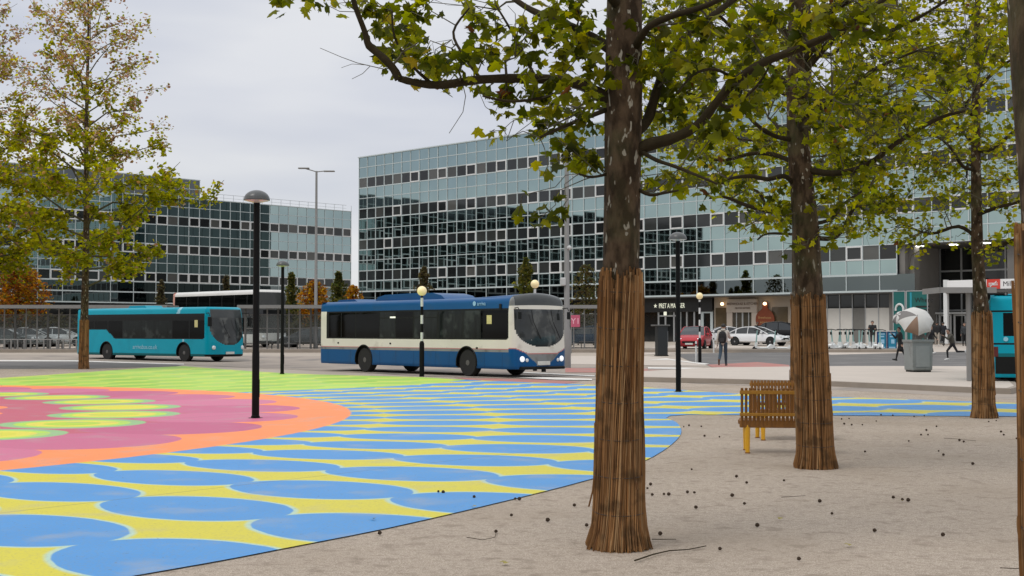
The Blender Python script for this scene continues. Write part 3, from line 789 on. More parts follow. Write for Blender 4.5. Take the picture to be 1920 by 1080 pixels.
def leaves(name, pos, size, pal, weights, parent, shape, seed, jit=0.25, droop=0.0):
    rg = np.random.default_rng(seed)
    N = len(pos)
    sh = np.array(shape); K = len(sh)
    tmpl = np.zeros((K + 1, 3)); tmpl[1:, :2] = sh
    tmpl[1:, 2] = -0.38 * np.abs(tmpl[1:, 0]) - 0.22 * tmpl[1:, 1] ** 2   # folded and curled, not flat
    tmpl[0, 2] = 0.02
    s = size * rg.uniform(0.6, 1.25, N)
    curl = rg.uniform(0.2, 1.7, N)
    # orientation: tip direction mostly sideways/down, random roll
    th = rg.uniform(0, 2 * np.pi, N); dz = rg.uniform(-0.95, 0.25, N) - droop
    ty = np.stack([np.cos(th), np.sin(th), dz], 1); ty /= np.linalg.norm(ty, axis=1, keepdims=True)
    nr = rg.normal(0, 0.8, (N, 3)); nr[:, 2] += 0.75
    tx = np.cross(ty, nr); tx /= np.linalg.norm(tx, axis=1, keepdims=True) + 1e-9
    tz = np.cross(tx, ty)
    V = (tmpl[None, :, 0:1] * tx[:, None, :] + tmpl[None, :, 1:2] * ty[:, None, :] + (tmpl[None, :, 2:3] * curl[:, None, None]) * tz[:, None, :]) * s[:, None, None] + np.asarray(pos)[:, None, :]
    V = V.reshape(-1, 3)
    tri = np.array([(0, i + 1, (i + 1) % K + 1) for i in range(K)])
    Fc = (tri[None] + (np.arange(N) * (K + 1))[:, None, None]).reshape(-1, 3)
    me = bpy.data.meshes.new(name)
    me.vertices.add(len(V)); me.vertices.foreach_set('co', V.astype(np.float32).ravel())
    me.loops.add(Fc.size); me.loops.foreach_set('vertex_index', Fc.astype(np.int32).ravel())
    me.polygons.add(len(Fc)); me.polygons.foreach_set('loop_start', np.arange(0, Fc.size, 3, dtype=np.int32))
    me.update(calc_edges=True)
    w = np.array(weights, float); w /= w.sum()
    ci = rg.choice(len(pal), N, p=w)
    c = np.array(pal)[ci] * rg.uniform(1 - jit, 1 + jit, (N, 1)) * rg.uniform(0.93, 1.07, (N, 3))
    set_col(me, np.repeat(c, K + 1, axis=0))
    me.materials.append(M_leaf)
    o = bpy.data.objects.new(name, me); COL.objects.link(o); o.parent = parent
    return o

def reed_wrap(parent, trunk, h, n, seed, top_r=0.0):
    """a skirt of upright split reeds tied round the trunk; trunk = fn(z) -> (x, y, r)"""
    rr = random.Random(seed)
    mb = MB(); cols = []
    def strand(a0, a1, z0, z1, w, off, col, lift):
        seg = 14; kick = rr.choice((0, 0, 0, 0.005, 0.01, 0.02, 0.035)); amp = rr.uniform(0.001, 0.005); phs = rr.uniform(0, 6.3)
        vs = []
        for i in range(seg + 1):
            t = i / seg; z = z0 + (z1 - z0) * t
            x, y, r = trunk(z)
            a = a0 + (a1 - a0) * t + 0.02 * math.sin(6 * t + phs)
            rad = r + off + lift * t + kick * max(0, 1 - t * 6) ** 2 + amp * math.sin(9 * t + phs)
            for da, dr in ((-0.5, -0.007), (-0.22, 0.004), (0.22, 0.004), (0.5, -0.007)):
                aa = a + da * w / max(r, 0.05)
                vs.append((x + (rad + dr) * math.cos(aa), y + (rad + dr) * math.sin(aa), z))
        fs = []
        for i in range(seg):
            for k_ in range(3):
                fs.append((i * 4 + k_, i * 4 + k_ + 1, (i + 1) * 4 + k_ + 1, (i + 1) * 4 + k_))
        mb.add(vs, fs); cols.extend([col] * len(vs))
    pal = ((0.33, 0.165, 0.062), (0.40, 0.218, 0.092), (0.245, 0.115, 0.040), (0.46, 0.285, 0.140), (0.295, 0.155, 0.066), (0.165, 0.080, 0.034))
    for layer in range(2):
        for i in range(n):
            a = 2 * math.pi * (i + rr.uniform(-0.35, 0.35)) / n
            c = Vector(rr.choice(pal)) * rr.uniform(0.75, 1.25)
            zt = h + rr.choice((rr.uniform(-0.05, 0.03), rr.uniform(-0.16, 0.05)))
            zb = max(0.0, rr.choice((0, 0, 0, 0.02)) + (0 if layer else rr.uniform(0, 0.03)))
            strand(a, a + rr.gauss(0.30, 0.20), zb, zt, 2 * math.pi * 0.19 / n * rr.uniform(0.8, 1.5), 0.006 + 0.007 * layer + rr.uniform(-0.004, 0.005), c, rr.choice((0, 0, 0.006, 0.012)))
    # two broken strands leaning off
    for i in range(int(n * 0.12)):
        a = rr.uniform(0, 6.28)
        strand(a, a + rr.uniform(-0.5, 0.5), rr.uniform(0, 0.6), rr.uniform(0.7, h), 0.014, 0.022, Vector(rr.choice(pal)) * 0.8, 0.01)
    o = mb.build('reed_wrap', M_reed, parent, fix=False)
    set_col(o.data, np.array([tuple(c) for c in cols]))
    for z in np.arange(0.28, h, 0.27):
        t_ = MB(); pts = []
        for k_ in range(25):
            a = 2 * math.pi * k_ / 24
            x, y, r = trunk(z + 0.02 * math.sin(a))
            pts.append((x + (r + 0.020) * math.cos(a), y + (r + 0.020) * math.sin(a), z + 0.02 * math.sin(a)))
        t_.tube(pts, 0.003, 5, cap=False)
        t_.build('tie_wire', M_wire, o)
    return o

def trunk_fn(pts):
    def fn(z):
        for a, b in zip(pts, pts[1:]):
            if z <= b[2]:
                t = max(0, (z - a[2]) / (b[2] - a[2])); return tuple(a[i] + (b[i] - a[i]) * t for i in (0, 1, 3))
        return pts[-1][0], pts[-1][1], pts[-1][3]
    return fn

def wander(a, b, n, amp, rr):
    a, b = Vector(a), Vector(b); L_ = (b - a).length
    out = [a.copy()]
    for i in range(1, n):
        t = i / n
        out.append(a.lerp(b, t) + Vector((rr.gauss(0, 1), rr.gauss(0, 1), rr.gauss(0, 1) + 0.6 * math.sin(math.pi * t))) * amp * L_)
    out.append(b.copy())
    return out

def tree(name, label, group, base, trunk, wrap_h, limbs, clusters, leaf, pal, weights, seed, shape=SIMPLE, reeds=110, droop=0.0, twig_r=0.009, lower=None):
    """trunk: (x, y, z, r); limbs: (points, radii); clusters: (centre, radius, n) - all relative to the base"""
    rr = random.Random(seed)
    root = empty(name, base, 0, label, 'tree', group)
    fn = trunk_fn(trunk)
    t_ = MB()
    seg = []
    zmax = trunk[-1][2]; nz = 26
    rings = []
    for i in range(nz + 1):
        z = zmax * i / nz
        x, y, r = fn(z); rings.append((x, y, z, r))
    vs = []; fs = []; n = 20
    for i, (x, y, z, r) in enumerate(rings):
        for k_ in range(n):
            a = 2 * math.pi * k_ / n
            q = r * (1 + 0.035 * math.sin(3 * a + z * 1.3 + seed) + 0.03 * math.sin(5 * a - z * 2.1))
            vs.append((x + q * math.cos(a), y + q * math.sin(a), z))
    for i in range(nz):
        for k_ in range(n):
            k2 = (k_ + 1) % n
            fs.append((i * n + k_, i * n + k2, (i + 1) * n + k2, (i + 1) * n + k_))
    fs.append(tuple(range(nz * n, nz * n + n)))
    t_.add(vs, fs).build('trunk', M_bark, root, smooth=True)
    if wrap_h: reed_wrap(root, fn, wrap_h, reeds, seed)
    lm = MB(); nodes = []
    for pts, rads in limbs:
        pts = [Vector(p) for p in pts]
        if not hasattr(rads, '__len__'): rads = (rads, rads * 0.5)
        if len(rads) != len(pts): rads = [rads[0] + (rads[-1] - rads[0]) * i / (len(pts) - 1) for i in range(len(pts))]
        sm = []; sr = []
        for i in range(len(pts) - 1):
            p0, p1, p2, p3 = [pts[max(0, min(len(pts) - 1, j))] for j in (i - 1, i, i + 1, i + 2)]
            for k_ in range(4):
                t = k_ / 4
                sm.append(0.5 * ((2 * p1) + (p2 - p0) * t + (2 * p0 - 5 * p1 + 4 * p2 - p3) * t * t + (3 * p1 - p0 - 3 * p2 + p3) * t ** 3))
                sr.append((rads[i] + (rads[i + 1] - rads[i]) * t) * rr.uniform(0.93, 1.08))
        sm.append(pts[-1]); sr.append(rads[-1])
        lm.tube(sm, sr, 9)
        nodes += list(zip(sm, sr))
    if not nodes: nodes = [(Vector((x, y, z)), r) for x, y, z, r in rings if z > (lower or 2.4)]
    tips = []; pos = []
    tw = MB()
    for c, rad, cnt in clusters:
        c = Vector(c)
        cand = sorted(nodes, key=lambda q: (q[0] - c).length + 0.6 * max(0, q[0].z - c.z))[:3]
        a = cand[0][0]
        path = wander(a, c, 4, 0.07, rr)
        r0 = min(cand[0][1] * 0.5, twig_r * (1 + (c - a).length * 0.5))
        tw.tube(path, [max(0.003, r0 * (1 - 0.7 * i / 4)) for i in range(5)], 5, cap=False)
        nsub = max(2, cnt // 4)
        for s_ in range(nsub):
            d = Vector((rr.gauss(0, 1), rr.gauss(0, 1), rr.gauss(0, 0.8))).normalized() * rad * rr.uniform(0.6, 1.15)
            st = path[rr.randint(2, 4)]
            e_ = c + d
            tw.tube(wander(st, e_, 3, 0.08, rr), [max(0.0025, r0 * 0.4), r0 * 0.32, 0.003, 0.0022], 4, cap=False)
            per = cnt / nsub
            for i in range(int(per) + (rr.random() < per % 1)):
                q = st.lerp(e_, rr.uniform(0.15, 1.05)) + Vector((rr.gauss(0, 1), rr.gauss(0, 1), rr.gauss(0, 1))) * leaf * 0.55
                pos.append(q)
    if lm.v: lm.build('limbs', M_limb, root, smooth=True)
    if tw.v: tag(tw.build('twigs', M_twig, root, smooth=True), kind='stuff')
    if pos: leaves('crown', np.array([tuple(p) for p in pos]), leaf, pal, weights, root, shape, seed, droop=droop)
    return root

GREEN = [(0.044, 0.054, 0.004), (0.100, 0.112, 0.005), (0.180, 0.184, 0.006), (0.275, 0.262, 0.010), (0.29, 0.22, 0.015), (0.12, 0.05, 0.02)]
def rel(px, py, Y, b): p = wp(px, py, Y); return (p.x - b[0], p.y - b[1], p.z)

# --- nearest tree -----------------------------------------------------
b1 = at(1160, 1028); D = b1.y; q = lambda px, py, dy=0.0: rel(px, py, D + dy, b1)
pxm = F / D
trunk1 = [(0, 0, 0, 0.205), (0, 0, 0.10, 0.185), (0.005, 0, 0.35, 0.168), (0.01, 0, 1.0, 0.150), (0.02, 0, 2.0, 0.135), (0.035, 0, 2.7, 0.132), (0.045, 0.0, 3.4, 0.142), (0.055, 0.02, 4.2, 0.128), (0.06, 0.05, 6.0, 0.10), (0.05, 0.1, 9.0, 0.045)]
pr = lambda l: [0.84 * r_ / pxm for r_ in l]
limbs1 = [
    ([q(1150, 190, 0), q(1110, 170, -.05), q(1075, 155, -.15), q(1000, 147, -.3), q(900, 149, -.45), q(830, 159, -.55), q(785, 156, -.6), q(748, 147, -.65)], pr([17, 14, 12, 10.5, 9.5, 9, 8, 7])),
    ([q(748, 149, -.65), q(738, 130, -.67), q(718, 108, -.7), q(692, 86, -.72), q(684, 60, -.75), q(668, 18, -.8), q(650, -30, -.85), q(600, -75, -1.0)], pr([9, 8.5, 8, 8, 6, 5.5, 5, 3])),
    ([q(1150, 95, 0), q(1110, 70, .1), q(1060, 45, .2), q(1020, 30, .3), q(970, 2, .5), q(900, -60, .8)], pr([13, 11, 9, 8, 7, 4])),
    ([q(1185, 290, 0), q(1215, 272, -.05), q(1265, 258, -.1), q(1310, 233, -.15), q(1345, 190, -.2), q(1382, 150, -.25), q(1430, 118, -.3), q(1520, 82, -.4), q(1600, 42, -.5), q(1680, -20, -.6)], pr([16, 14, 12, 11, 10, 9.5, 9, 8, 7, 5])),
    ([q(1180, 255, 0), q(1212, 228, .1), q(1228, 180, .15), q(1247, 128, .25), q(1278, 78, .35), q(1330, 34, .5), q(1400, -20, .7), q(1500, -110, 1.0)], pr([15, 12.5, 11, 10, 9, 8, 7, 4])),
    ([q(1185, 100, 0), q(1215, 52, -.3), q(1260, 30, -.5), q(1330, 8, -.8), q(1420, -40, -1.2)], pr([10, 8, 7, 6, 4])),
    ([q(1140, 205, 0), q(1095, 222, -.2), q(1050, 240, -.35), q(1012, 258, -.5)], pr([6, 5, 4, 2.5])),
    ([q(1195, 280, 0), q(1230, 300, -.2), q(1265, 312, -.4), q(1310, 330, -.6), q(1345, 345, -.7)], pr([5, 4.5, 4, 3, 2])),
    ([q(1190, 352, 0), q(1218, 365, -.1), q(1245, 362, -.2), q(1272, 357, -.3)], pr([4, 4, 3, 2])),
    ([q(1145, 325, 0), q(1110, 332, -.1), q(1085, 326, -.2)], pr([3.5, 3, 2])),
    ([q(1165, 20, 0), q(1100, -60, -.5), q(960, -160, -1.2), q(800, -220, -1.8)], pr([12, 10, 8, 4])),
    ([q(1175, -30, 0), q(1200, -160, -.8), q(1220, -330, -1.6)], pr([12, 9, 4])),
    ([q(1175, -60, 0), q(1260, -190, .8), q(1400, -330, 1.6)], pr([12, 9, 4])),
    ([q(1170, -100, 0), q(1080, -260, .8), q(980, -420, 1.4)], pr([12, 9, 4])),
    ([q(805, 153, -.57), q(770, 120, -.5), q(740, 70, -.5), q(735, 20, -.5), (0, 0, 0)][:4], pr([4, 3, 2.5, 2])),
    ([q(900, 146, -.45), q(870, 105, -.3), q(850, 60, -.2), q(880, 15, -.2)], pr([4, 3.5, 3, 2])),
    ([q(1005, 145, -.3), q(985, 110, -.2), q(960, 60, 0), q(930, 10, .1)], pr([4, 3.5, 3, 2])),
    ([q(1070, 155, -.15), q(1030, 180, -.4), q(960, 190, -.6), q(905, 180, -.7)], pr([4, 3.5, 3, 2])),
    ([q(1345, 190, -.2), q(1370, 200, -.1), q(1420, 160, 0), q(1450, 110, 0.1)], pr([4, 3.5, 3, 2])),
    ([q(1382, 150, -.25), q(1340, 130, -.4), q(1300, 140, -.5), q(1270, 175, -.6)], pr([4, 3.5, 3, 2])),
]
cl1 = []
rr = random.Random(21)
for px, py, rp, n in ((540, -4, 26, 5), (575, -2, 20, 3), (618, 12, 14, 2), (660, -5, 25, 4), (705, 20, 30, 9), (748, 32, 34, 10), (770, 10, 30, 7), (705, 50, 18, 3),
        (735, 70, 36, 12), (765, 55, 30, 8), (790, 75, 20, 3), (715, 92, 24, 6), (775, 105, 24, 5), (790, 122, 34, 12), (815, 132, 34, 10), (765, 130, 22, 5), (850, 112, 26, 5), (868, 118, 20, 4), (820, 168, 14, 3), (848, 160, 16, 3),
        (885, 30, 40, 12), (930, 45, 26, 6), (985, 40, 36, 11), (1040, 20, 44, 16), (1085, 25, 38, 14), (1105, 80, 34, 11), (1040, 75, 36, 12), (975, 98, 36, 10), (922, 85, 26, 7), (890, 108, 28, 7), (1000, 128, 34, 8), (1058, 118, 40, 12), (1108, 135, 32, 9),
        (900, 172, 26, 6), (950, 178, 38, 12), (1008, 184, 32, 10), (1050, 168, 36, 11), (1100, 172, 30, 8), (1060, 208, 34, 9), (1092, 212, 26, 6), (1118, 240, 18, 3),
        (918, 246, 10, 2), (950, 264, 12, 3), (988, 228, 24, 6), (1012, 252, 30, 8), (1072, 288, 40, 14), (1106, 302, 24, 7), (1038, 262, 18, 4), (1018, 330, 10, 2), (972, 402, 9, 2), (1012, 410, 18, 4), (1040, 414, 14, 4), (1090, 318, 20, 4), (1060, 250, 26, 5),
        (1150, 130, 26, 5), (1185, 120, 26, 5), (1150, 60, 22, 3),
        (1232, 72, 34, 10), (1262, 42, 34, 9), (1300, 62, 32, 8), (1340, 62, 38, 11), (1290, 112, 38, 12), (1332, 132, 38, 13), (1382, 92, 40, 12), (1250, 150, 26, 6), (1240, 118, 22, 5), (1300, 166, 34, 9), (1350, 190, 30, 7), (1402, 160, 36, 9),
        (1270, 212, 30, 8), (1290, 236, 26, 7), (1240, 196, 18, 4), (1310, 250, 34, 8), (1350, 236, 30, 8), (1402, 60, 40, 12), (1442, 40, 44, 13), (1300, 18, 36, 9), (1442, 100, 36, 10), (1500, 62, 44, 12), (1560, 42, 44, 12), (1620, 20, 44, 12), (1690, 34, 24, 6),
        (1232, 330, 18, 3), (1265, 322, 26, 6), (1300, 334, 30, 8), (1330, 352, 24, 5), (1262, 350, 14, 3), (1420, 190, 34, 8), (1470, 150, 34, 8)):
    dy = rr.uniform(-0.75, 0.75)
    cl1.append((q(px, py, dy), rp / pxm, int(n * 2.3)))
for i in range(90):                                # the part of the crown above the picture
    a = rr.uniform(0, 6.28); h_ = rr.uniform(4.6, 9.2); rad = rr.uniform(0.3, 2.6) * (1 - 0.45 * (h_ - 4.6) / 4.6)
    cl1.append(((rad * math.cos(a), rad * math.sin(a), h_), 0.3, 14))
tree('plane_tree', 'nearest tree, with a broad reed wrapped trunk and long dark limbs', 'reed wrapped plane trees', b1, trunk1, 2.02, limbs1, cl1, 0.090, [tuple(q_ * 0.80 for q_ in c_) for c_ in GREEN], [5, 6, 6, 2.5, 0.25, 0.08], 3, LOBED, 150, droop=0.1)
nt_ = bpy.data.objects['plane_tree']
mb = MB()                                          # bare dead twigs hanging off the long limb
for pl, r_ in (([q(722, 130, -.68), q(700, 125, -.7), q(670, 118, -.72), q(640, 107, -.75), q(600, 90, -.8)], 0.0035), ([q(694, 124, -.7), q(680, 138, -.7), q(660, 148, -.7)], 0.0025), ([q(690, 122, -.7), q(660, 120, -.7), q(640, 127, -.7)], 0.002), ([q(868, 160, -.5), q(873, 180, -.5), q(868, 210, -.5), q(842, 250, -.5)], 0.0035), ([q(884, 140, -.5), q(910, 200, -.55), q(930, 215, -.5)], 0.0025)):
    mb.tube(pl, [r_ * (1 - 0.12 * i) for i in range(len(pl))], 5)
mb.build('dead_twigs', M_twig, nt_)

# --- second tree ------------------------------------------------------
def crown(rr, n, c, rx, rz, zlo, cnt, rad, dens=None, flat=1.0):
    out = []
    while len(out) < n:
        p = Vector((rr.uniform(-1, 1), rr.uniform(-1, 1), rr.uniform(-1, 1)))
        if p.length > 1 or p.length < 0.2: continue
        w = Vector((c[0] + p.x * rx, c[1] + p.y * rx, c[2] + p.z * rz))
        if w.z < zlo + 0.25 * rr.random(): continue
        if dens and rr.random() > dens(w): continue
        out.append((tuple(w), rad * rr.uniform(0.7, 1.3), int(cnt * rr.uniform(0.6, 1.4))))
    return out
def auto_limbs(rr, fn, z0, z1, n, rx, r0, rise=0.45):
    out = []
    for i in range(n):
        z = z0 + (z1 - z0) * (i + rr.random() * 0.6) / n
        x, y, r = fn(z); a = i * 2.4 + rr.uniform(-0.5, 0.5)
        L_ = rx * rr.uniform(0.75, 1.05) * (1 - 0.55 * (z - z0) / (z1 - z0 + 1e-6))
        e_ = Vector((x + L_ * math.cos(a), y + L_ * math.sin(a), z + L_ * rise * rr.uniform(0.4, 1.3)))
        out.append((wander((x, y, z), e_, 4, 0.06, rr), (min(r0, r * 0.6), r0 * 0.25)))
    return out

b2 = at(1529, 878); D2 = b2.y; q2 = lambda px, py, dy=0.0: rel(px, py, D2 + dy, b2); pm2 = F / D2
t2 = [(0, 0, 0, 0.215), (0, 0, 0.2, 0.20), (-0.03, 0, 1.0, 0.185), (-0.075, 0, 2.0, 0.172), (-0.10, 0, 2.9, 0.152), (-0.155, 0, 3.5, 0.132), (-0.19, 0, 4.1, 0.118), (-0.17, 0, 5.2, 0.11), (-0.1, 0.05, 7, 0.08), (0, 0.1, 9.5, 0.03)]
P_ = lambda l: [0.74 * r_ / pm2 for r_ in l]
rr = random.Random(5)
limbs2 = [
    ([q2(1510, 318), q2(1560, 325, -.3), q2(1605, 318, -.5), q2(1640, 300, -.6), q2(1690, 262, -.7), q2(1760, 222, -.8), q2(1810, 208, -.9)], P_([9, 8, 7.5, 7, 6, 5, 3.5])),
    ([q2(1488, 345), q2(1470, 330, -.2), q2(1440, 336, -.4), q2(1405, 330, -.6), q2(1365, 335, -.8)], P_([7, 6, 5.5, 5, 3])),
    ([q2(1490, 305), q2(1450, 290, .2), q2(1410, 288, .3), q2(1360, 300, .4), q2(1310, 296, .5)], P_([7, 6, 5, 4, 3])),
    ([q2(1488, 262), q2(1455, 256, -.2), q2(1420, 235, -.4), q2(1390, 205, -.6), q2(1345, 180, -.8)], P_([7, 6, 5, 4, 3])),
    ([q2(1500, 405), q2(1450, 398, .2), q2(1400, 385, .4), q2(1360, 370, .6), q2(1330, 372, .7)], P_([6, 5.5, 5, 4, 2.5])),
    ([q2(1525, 420), q2(1560, 410, .2), q2(1585, 380, .4), q2(1630, 350, .7)], P_([5, 5, 4, 3])),
    ([q2(1510, 215), q2(1560, 190, .3), q2(1640, 130, .5), q2(1720, 95, .7)], P_([7, 6, 5, 3])),
    ([q2(1495, 180), q2(1440, 120, .3), q2(1380, 60, .5), q2(1330, 10, .6)], P_([8, 6, 5, 3])),
    ([q2(1500, 120), q2(1560, 60, -.4), q2(1640, 0, -.8), q2(1700, -60, -1)], P_([8, 6, 5, 3])),
    ([q2(1505, 245), q2(1500, 230, -.5), q2(1530, 200, -1.0), q2(1560, 180, -1.6)], P_([7, 6, 5, 3])),
    ([q2(1495, 300), q2(1480, 280, .6), q2(1460, 240, 1.2), q2(1440, 220, 1.8)], P_([7, 6, 5, 3])),
    ([q2(1530, 440), q2(1500, 440, .4), q2(1440, 438, .9), q2(1420, 450, 1.0)], P_([4, 4, 3, 2])),
] + auto_limbs(rr, trunk_fn(t2), 4.4, 8.5, 10, 2.3, 0.045)
cl2 = []
def lower2(w):                                    # thinner low on the left side
    return 0.55 if w.z < 3.6 else 1.0
cl2 += crown(rr, 260, (-0.1, 0, 5.6), 2.5, 3.4, 3.2, 32, 0.34, lower2)
for px, py, n in ((1330, 300, 10), (1290, 335, 9), (1345, 330, 12), (1390, 350, 12), (1420, 320, 12), (1450, 350, 12), (1400, 395, 8), (1440, 385, 12), (1460, 420, 12), (1420, 430, 7), (1385, 435, 5), (1470, 455, 7), (1470, 380, 12), (1310, 280, 10), (1375, 275, 10), (1430, 265, 12),
        (1560, 330, 16), (1600, 340, 14), (1580, 380, 14), (1560, 420, 12), (1600, 430, 9), (1555, 450, 7), (1620, 300, 14), (1660, 320, 12), (1575, 270, 14), (1640, 260, 14), (1545, 370, 14), (1590, 445, 5), (1700, 240, 10), (1760, 230, 8)):
    cl2.append((q2(px, py, rr.uniform(-0.9, 0.9)), 28 / pm2, int(n * 2.2)))
tree('plane_tree', 'second tree, standing beside the wooden benches with pale flaking bark', 'reed wrapped plane trees', b2, t2, 2.0, limbs2, cl2, 0.082, GREEN, [3, 5, 6, 4, 0.3, 0.1], 11, LOBED, 120)

# --- third tree, just behind the second ------------------------------------
b3 = Vector((5.46, 25.0, 0)); t3 = [(0, 0, 0, 0.20), (0, 0, 1, 0.185), (0, 0, 2, 0.165), (0.0, 0, 4, 0.14), (0.12, 0, 6, 0.115), (0.15, 0, 8, 0.08), (0.1, 0, 10.5, 0.03)]
rr = random.Random(6)
tree('plane_tree', 'third tree, almost hidden behind the second tree and the benches', 'reed wrapped plane trees', b3, t3, 2.0, auto_limbs(rr, trunk_fn(t3), 3.2, 9, 14, 2.5, 0.05), crown(rr, 240, (0.3, 0, 6.4), 3.0, 3.6, 3.4, 30, 0.40), 0.105, GREEN, [2, 4, 6, 6, 0.4, 0.1], 14, SIMPLE, 90)

# --- fourth tree on the right ---------------------------------------------
b4 = at(1845, 784); t4 = [(0, 0, 0, 0.205), (0, 0, 0.3, 0.185), (-0.02, 0, 1.9, 0.155), (-0.05, 0, 2.3, 0.12), (-0.09, 0, 3.2, 0.105), (-0.10, 0, 4.5, 0.09), (-0.05, 0, 7, 0.06), (0, 0, 9.2, 0.02)]
rr = random.Random(8)
d4 = lambda w: 1.0 if w.z > 3.9 else 0.6
cl4 = crown(rr, 330, (-0.25, 0, 5.9), 2.75, 3.3, 2.85, 26, 0.32, d4)
for px, py, n in ((1690, 470, 6), (1705, 500, 4), (1650, 400, 14), (1690, 420, 14), (1740, 430, 14), (1770, 455, 10), (1640, 440, 6), (1600, 440, 6), (1720, 460, 9), (1880, 470, 9), (1890, 430, 12), (1870, 500, 6), (1670, 370, 14), (1620, 410, 10)):
    cl4.append((rel(px, py, b4.y + rr.uniform(-0.8, 0.8), b4), 0.27, int(n * 2.2)))
tree('plane_tree', 'yellower tree on the right, in front of the bus shelter post and teal bus', 'reed wrapped plane trees', b4, t4, 1.92, auto_limbs(rr, trunk_fn(t4), 2.9, 8, 14, 2.4, 0.04), cl4, 0.095, GREEN, [1, 3, 6, 8, 0.6, 0.1], 17, SIMPLE, 90)

# --- fifth tree: crown filling the gap on the far right ----------------------
b5 = Vector((9.3, 36.5, 0.15)); t5 = [(0, 0, 0, 0.16), (0, 0, 3, 0.13), (0, 0, 6, 0.09), (0, 0, 10, 0.02)]

# --- tree at the right edge ------------------------------------------------
b6 = Vector((2.18, 5.2, 0)); t6 = [(0.02, 0, 0, 0.165), (0.0, 0, 0.8, 0.155), (-0.015, 0, 2.0, 0.150), (-0.02, 0, 2.35, 0.165), (-0.035, 0, 3.0, 0.175), (-0.04, 0, 4.5, 0.14), (0, 0, 8, 0.06), (0, 0, 9, 0.02)]
rr = random.Random(9)
cl6 = crown(rr, 90, (0, 0, 6.2), 2.3, 2.9, 3.75, 12, 0.3)
tree('plane_tree', 'tree cut by the right edge of the picture, closest reed wrap', 'reed wrapped plane trees', b6, t6, 2.0, auto_limbs(rr, trunk_fn(t6), 3.8, 8, 9, 2.0, 0.04), cl6, 0.125, GREEN, [4, 6, 5, 3, 0.3, 0.1], 19, LOBED, 130)

# --- thin autumn trees on the left ------------------------------------------
AUT = [(0.115, 0.128, 0.006), (0.200, 0.205, 0.009), (0.29, 0.265, 0.013), (0.27, 0.16, 0.06), (0.24, 0.145, 0.095), (0.33, 0.25, 0.19)]
def thin_tree(base, label, seed, dens_n, H, spread):
    rr = random.Random(seed)
    root = empty('autumn_tree', base, 0, label, 'tree', 'thin autumn trees')
    tk = [(0, 0, 0, 0.19), (0, 0, 2.0, 0.165), (0.02, 0, 3, 0.15), (0.05, 0, 6, 0.125), (0, 0, 10, 0.085), (0.05, 0, 14, 0.05), (0, 0, H, 0.012)]
    fn = trunk_fn(tk)
    MB().tube([(p[0], p[1], p[2]) for p in tk], [p[3] for p in tk], 12).build('trunk', M_bark, root, smooth=True)
    reed_wrap(root, fn, 2.03, 60, seed)
    lm = MB(); lo = []; hi = []
    n = 64
    for i in range(n):
        t = (i + rr.random()) / n
        z = 3.4 + (H - 4.2) * t
        x, y, r = fn(z); a = i * 2.399 + rr.uniform(-0.3, 0.3)
        L_ = spread * (0.55 + 0.45 * min(1, t / 0.12)) * (1 - t) ** 0.62 * rr.uniform(0.65, 1.12)
        up = 0.25 + 0.55 * t + rr.uniform(-0.1, 0.15)
        e_ = Vector((x + L_ * math.cos(a), y + L_ * math.sin(a), z + L_ * up))
        pth = wander((x, y, z), e_, 4, 0.05, rr)
        lm.tube(pth, [max(0.006, min(0.05, r * 0.45) * (1 - 0.8 * k_ / 4)) for k_ in range(5)], 5, cap=False)
        for s_ in range(int(5 + L_ * 3)):
            k_ = rr.uniform(0.25, 1.0); seg = min(3, int(k_ * 4)); st = pth[seg].lerp(pth[seg + 1], k_ * 4 - seg)
            d = Vector((rr.gauss(0, 1), rr.gauss(0, 1), rr.gauss(0.15, 0.7))) * 0.34
            e2 = st + d
            lm.tube([st, st.lerp(e2, 0.5) + Vector((0, 0, 0.03)), e2], [0.009, 0.007, 0.005], 3, cap=False)
            low = z + L_ * up * k_ < 9.6 + rr.gauss(0, 1.6)
            for j in range(dens_n if low else int(dens_n * 0.60)):
                (lo if low else hi).append(tuple(st.lerp(e2, rr.uniform(0.2, 1.2)) + Vector((rr.gauss(0, 1), rr.gauss(0, 1), rr.gauss(0, 1))) * 0.13))
    lm.build('limbs', M_twig, root, smooth=True)
    leaves('crown', np.array(lo), 0.185, AUT, [3, 6, 5, 0.6, 0.3, 0.2], root, SIMPLE, seed)
    leaves('upper_crown', np.array(hi), 0.135, AUT, [0.8, 2.0, 2.4, 2.4, 2.6, 2.8], root, SIMPLE, seed + 1)
    return root
thin_tree(at(157, 692), 'thin autumn tree with a bare brown top, standing on the gravel before the teal bus', 31, 27, 18.6, 5.6)
thin_tree((-23.4, 57.5, 0), 'thin autumn tree at the left edge, only its outer branches in view', 37, 24, 17.2, 5.4)

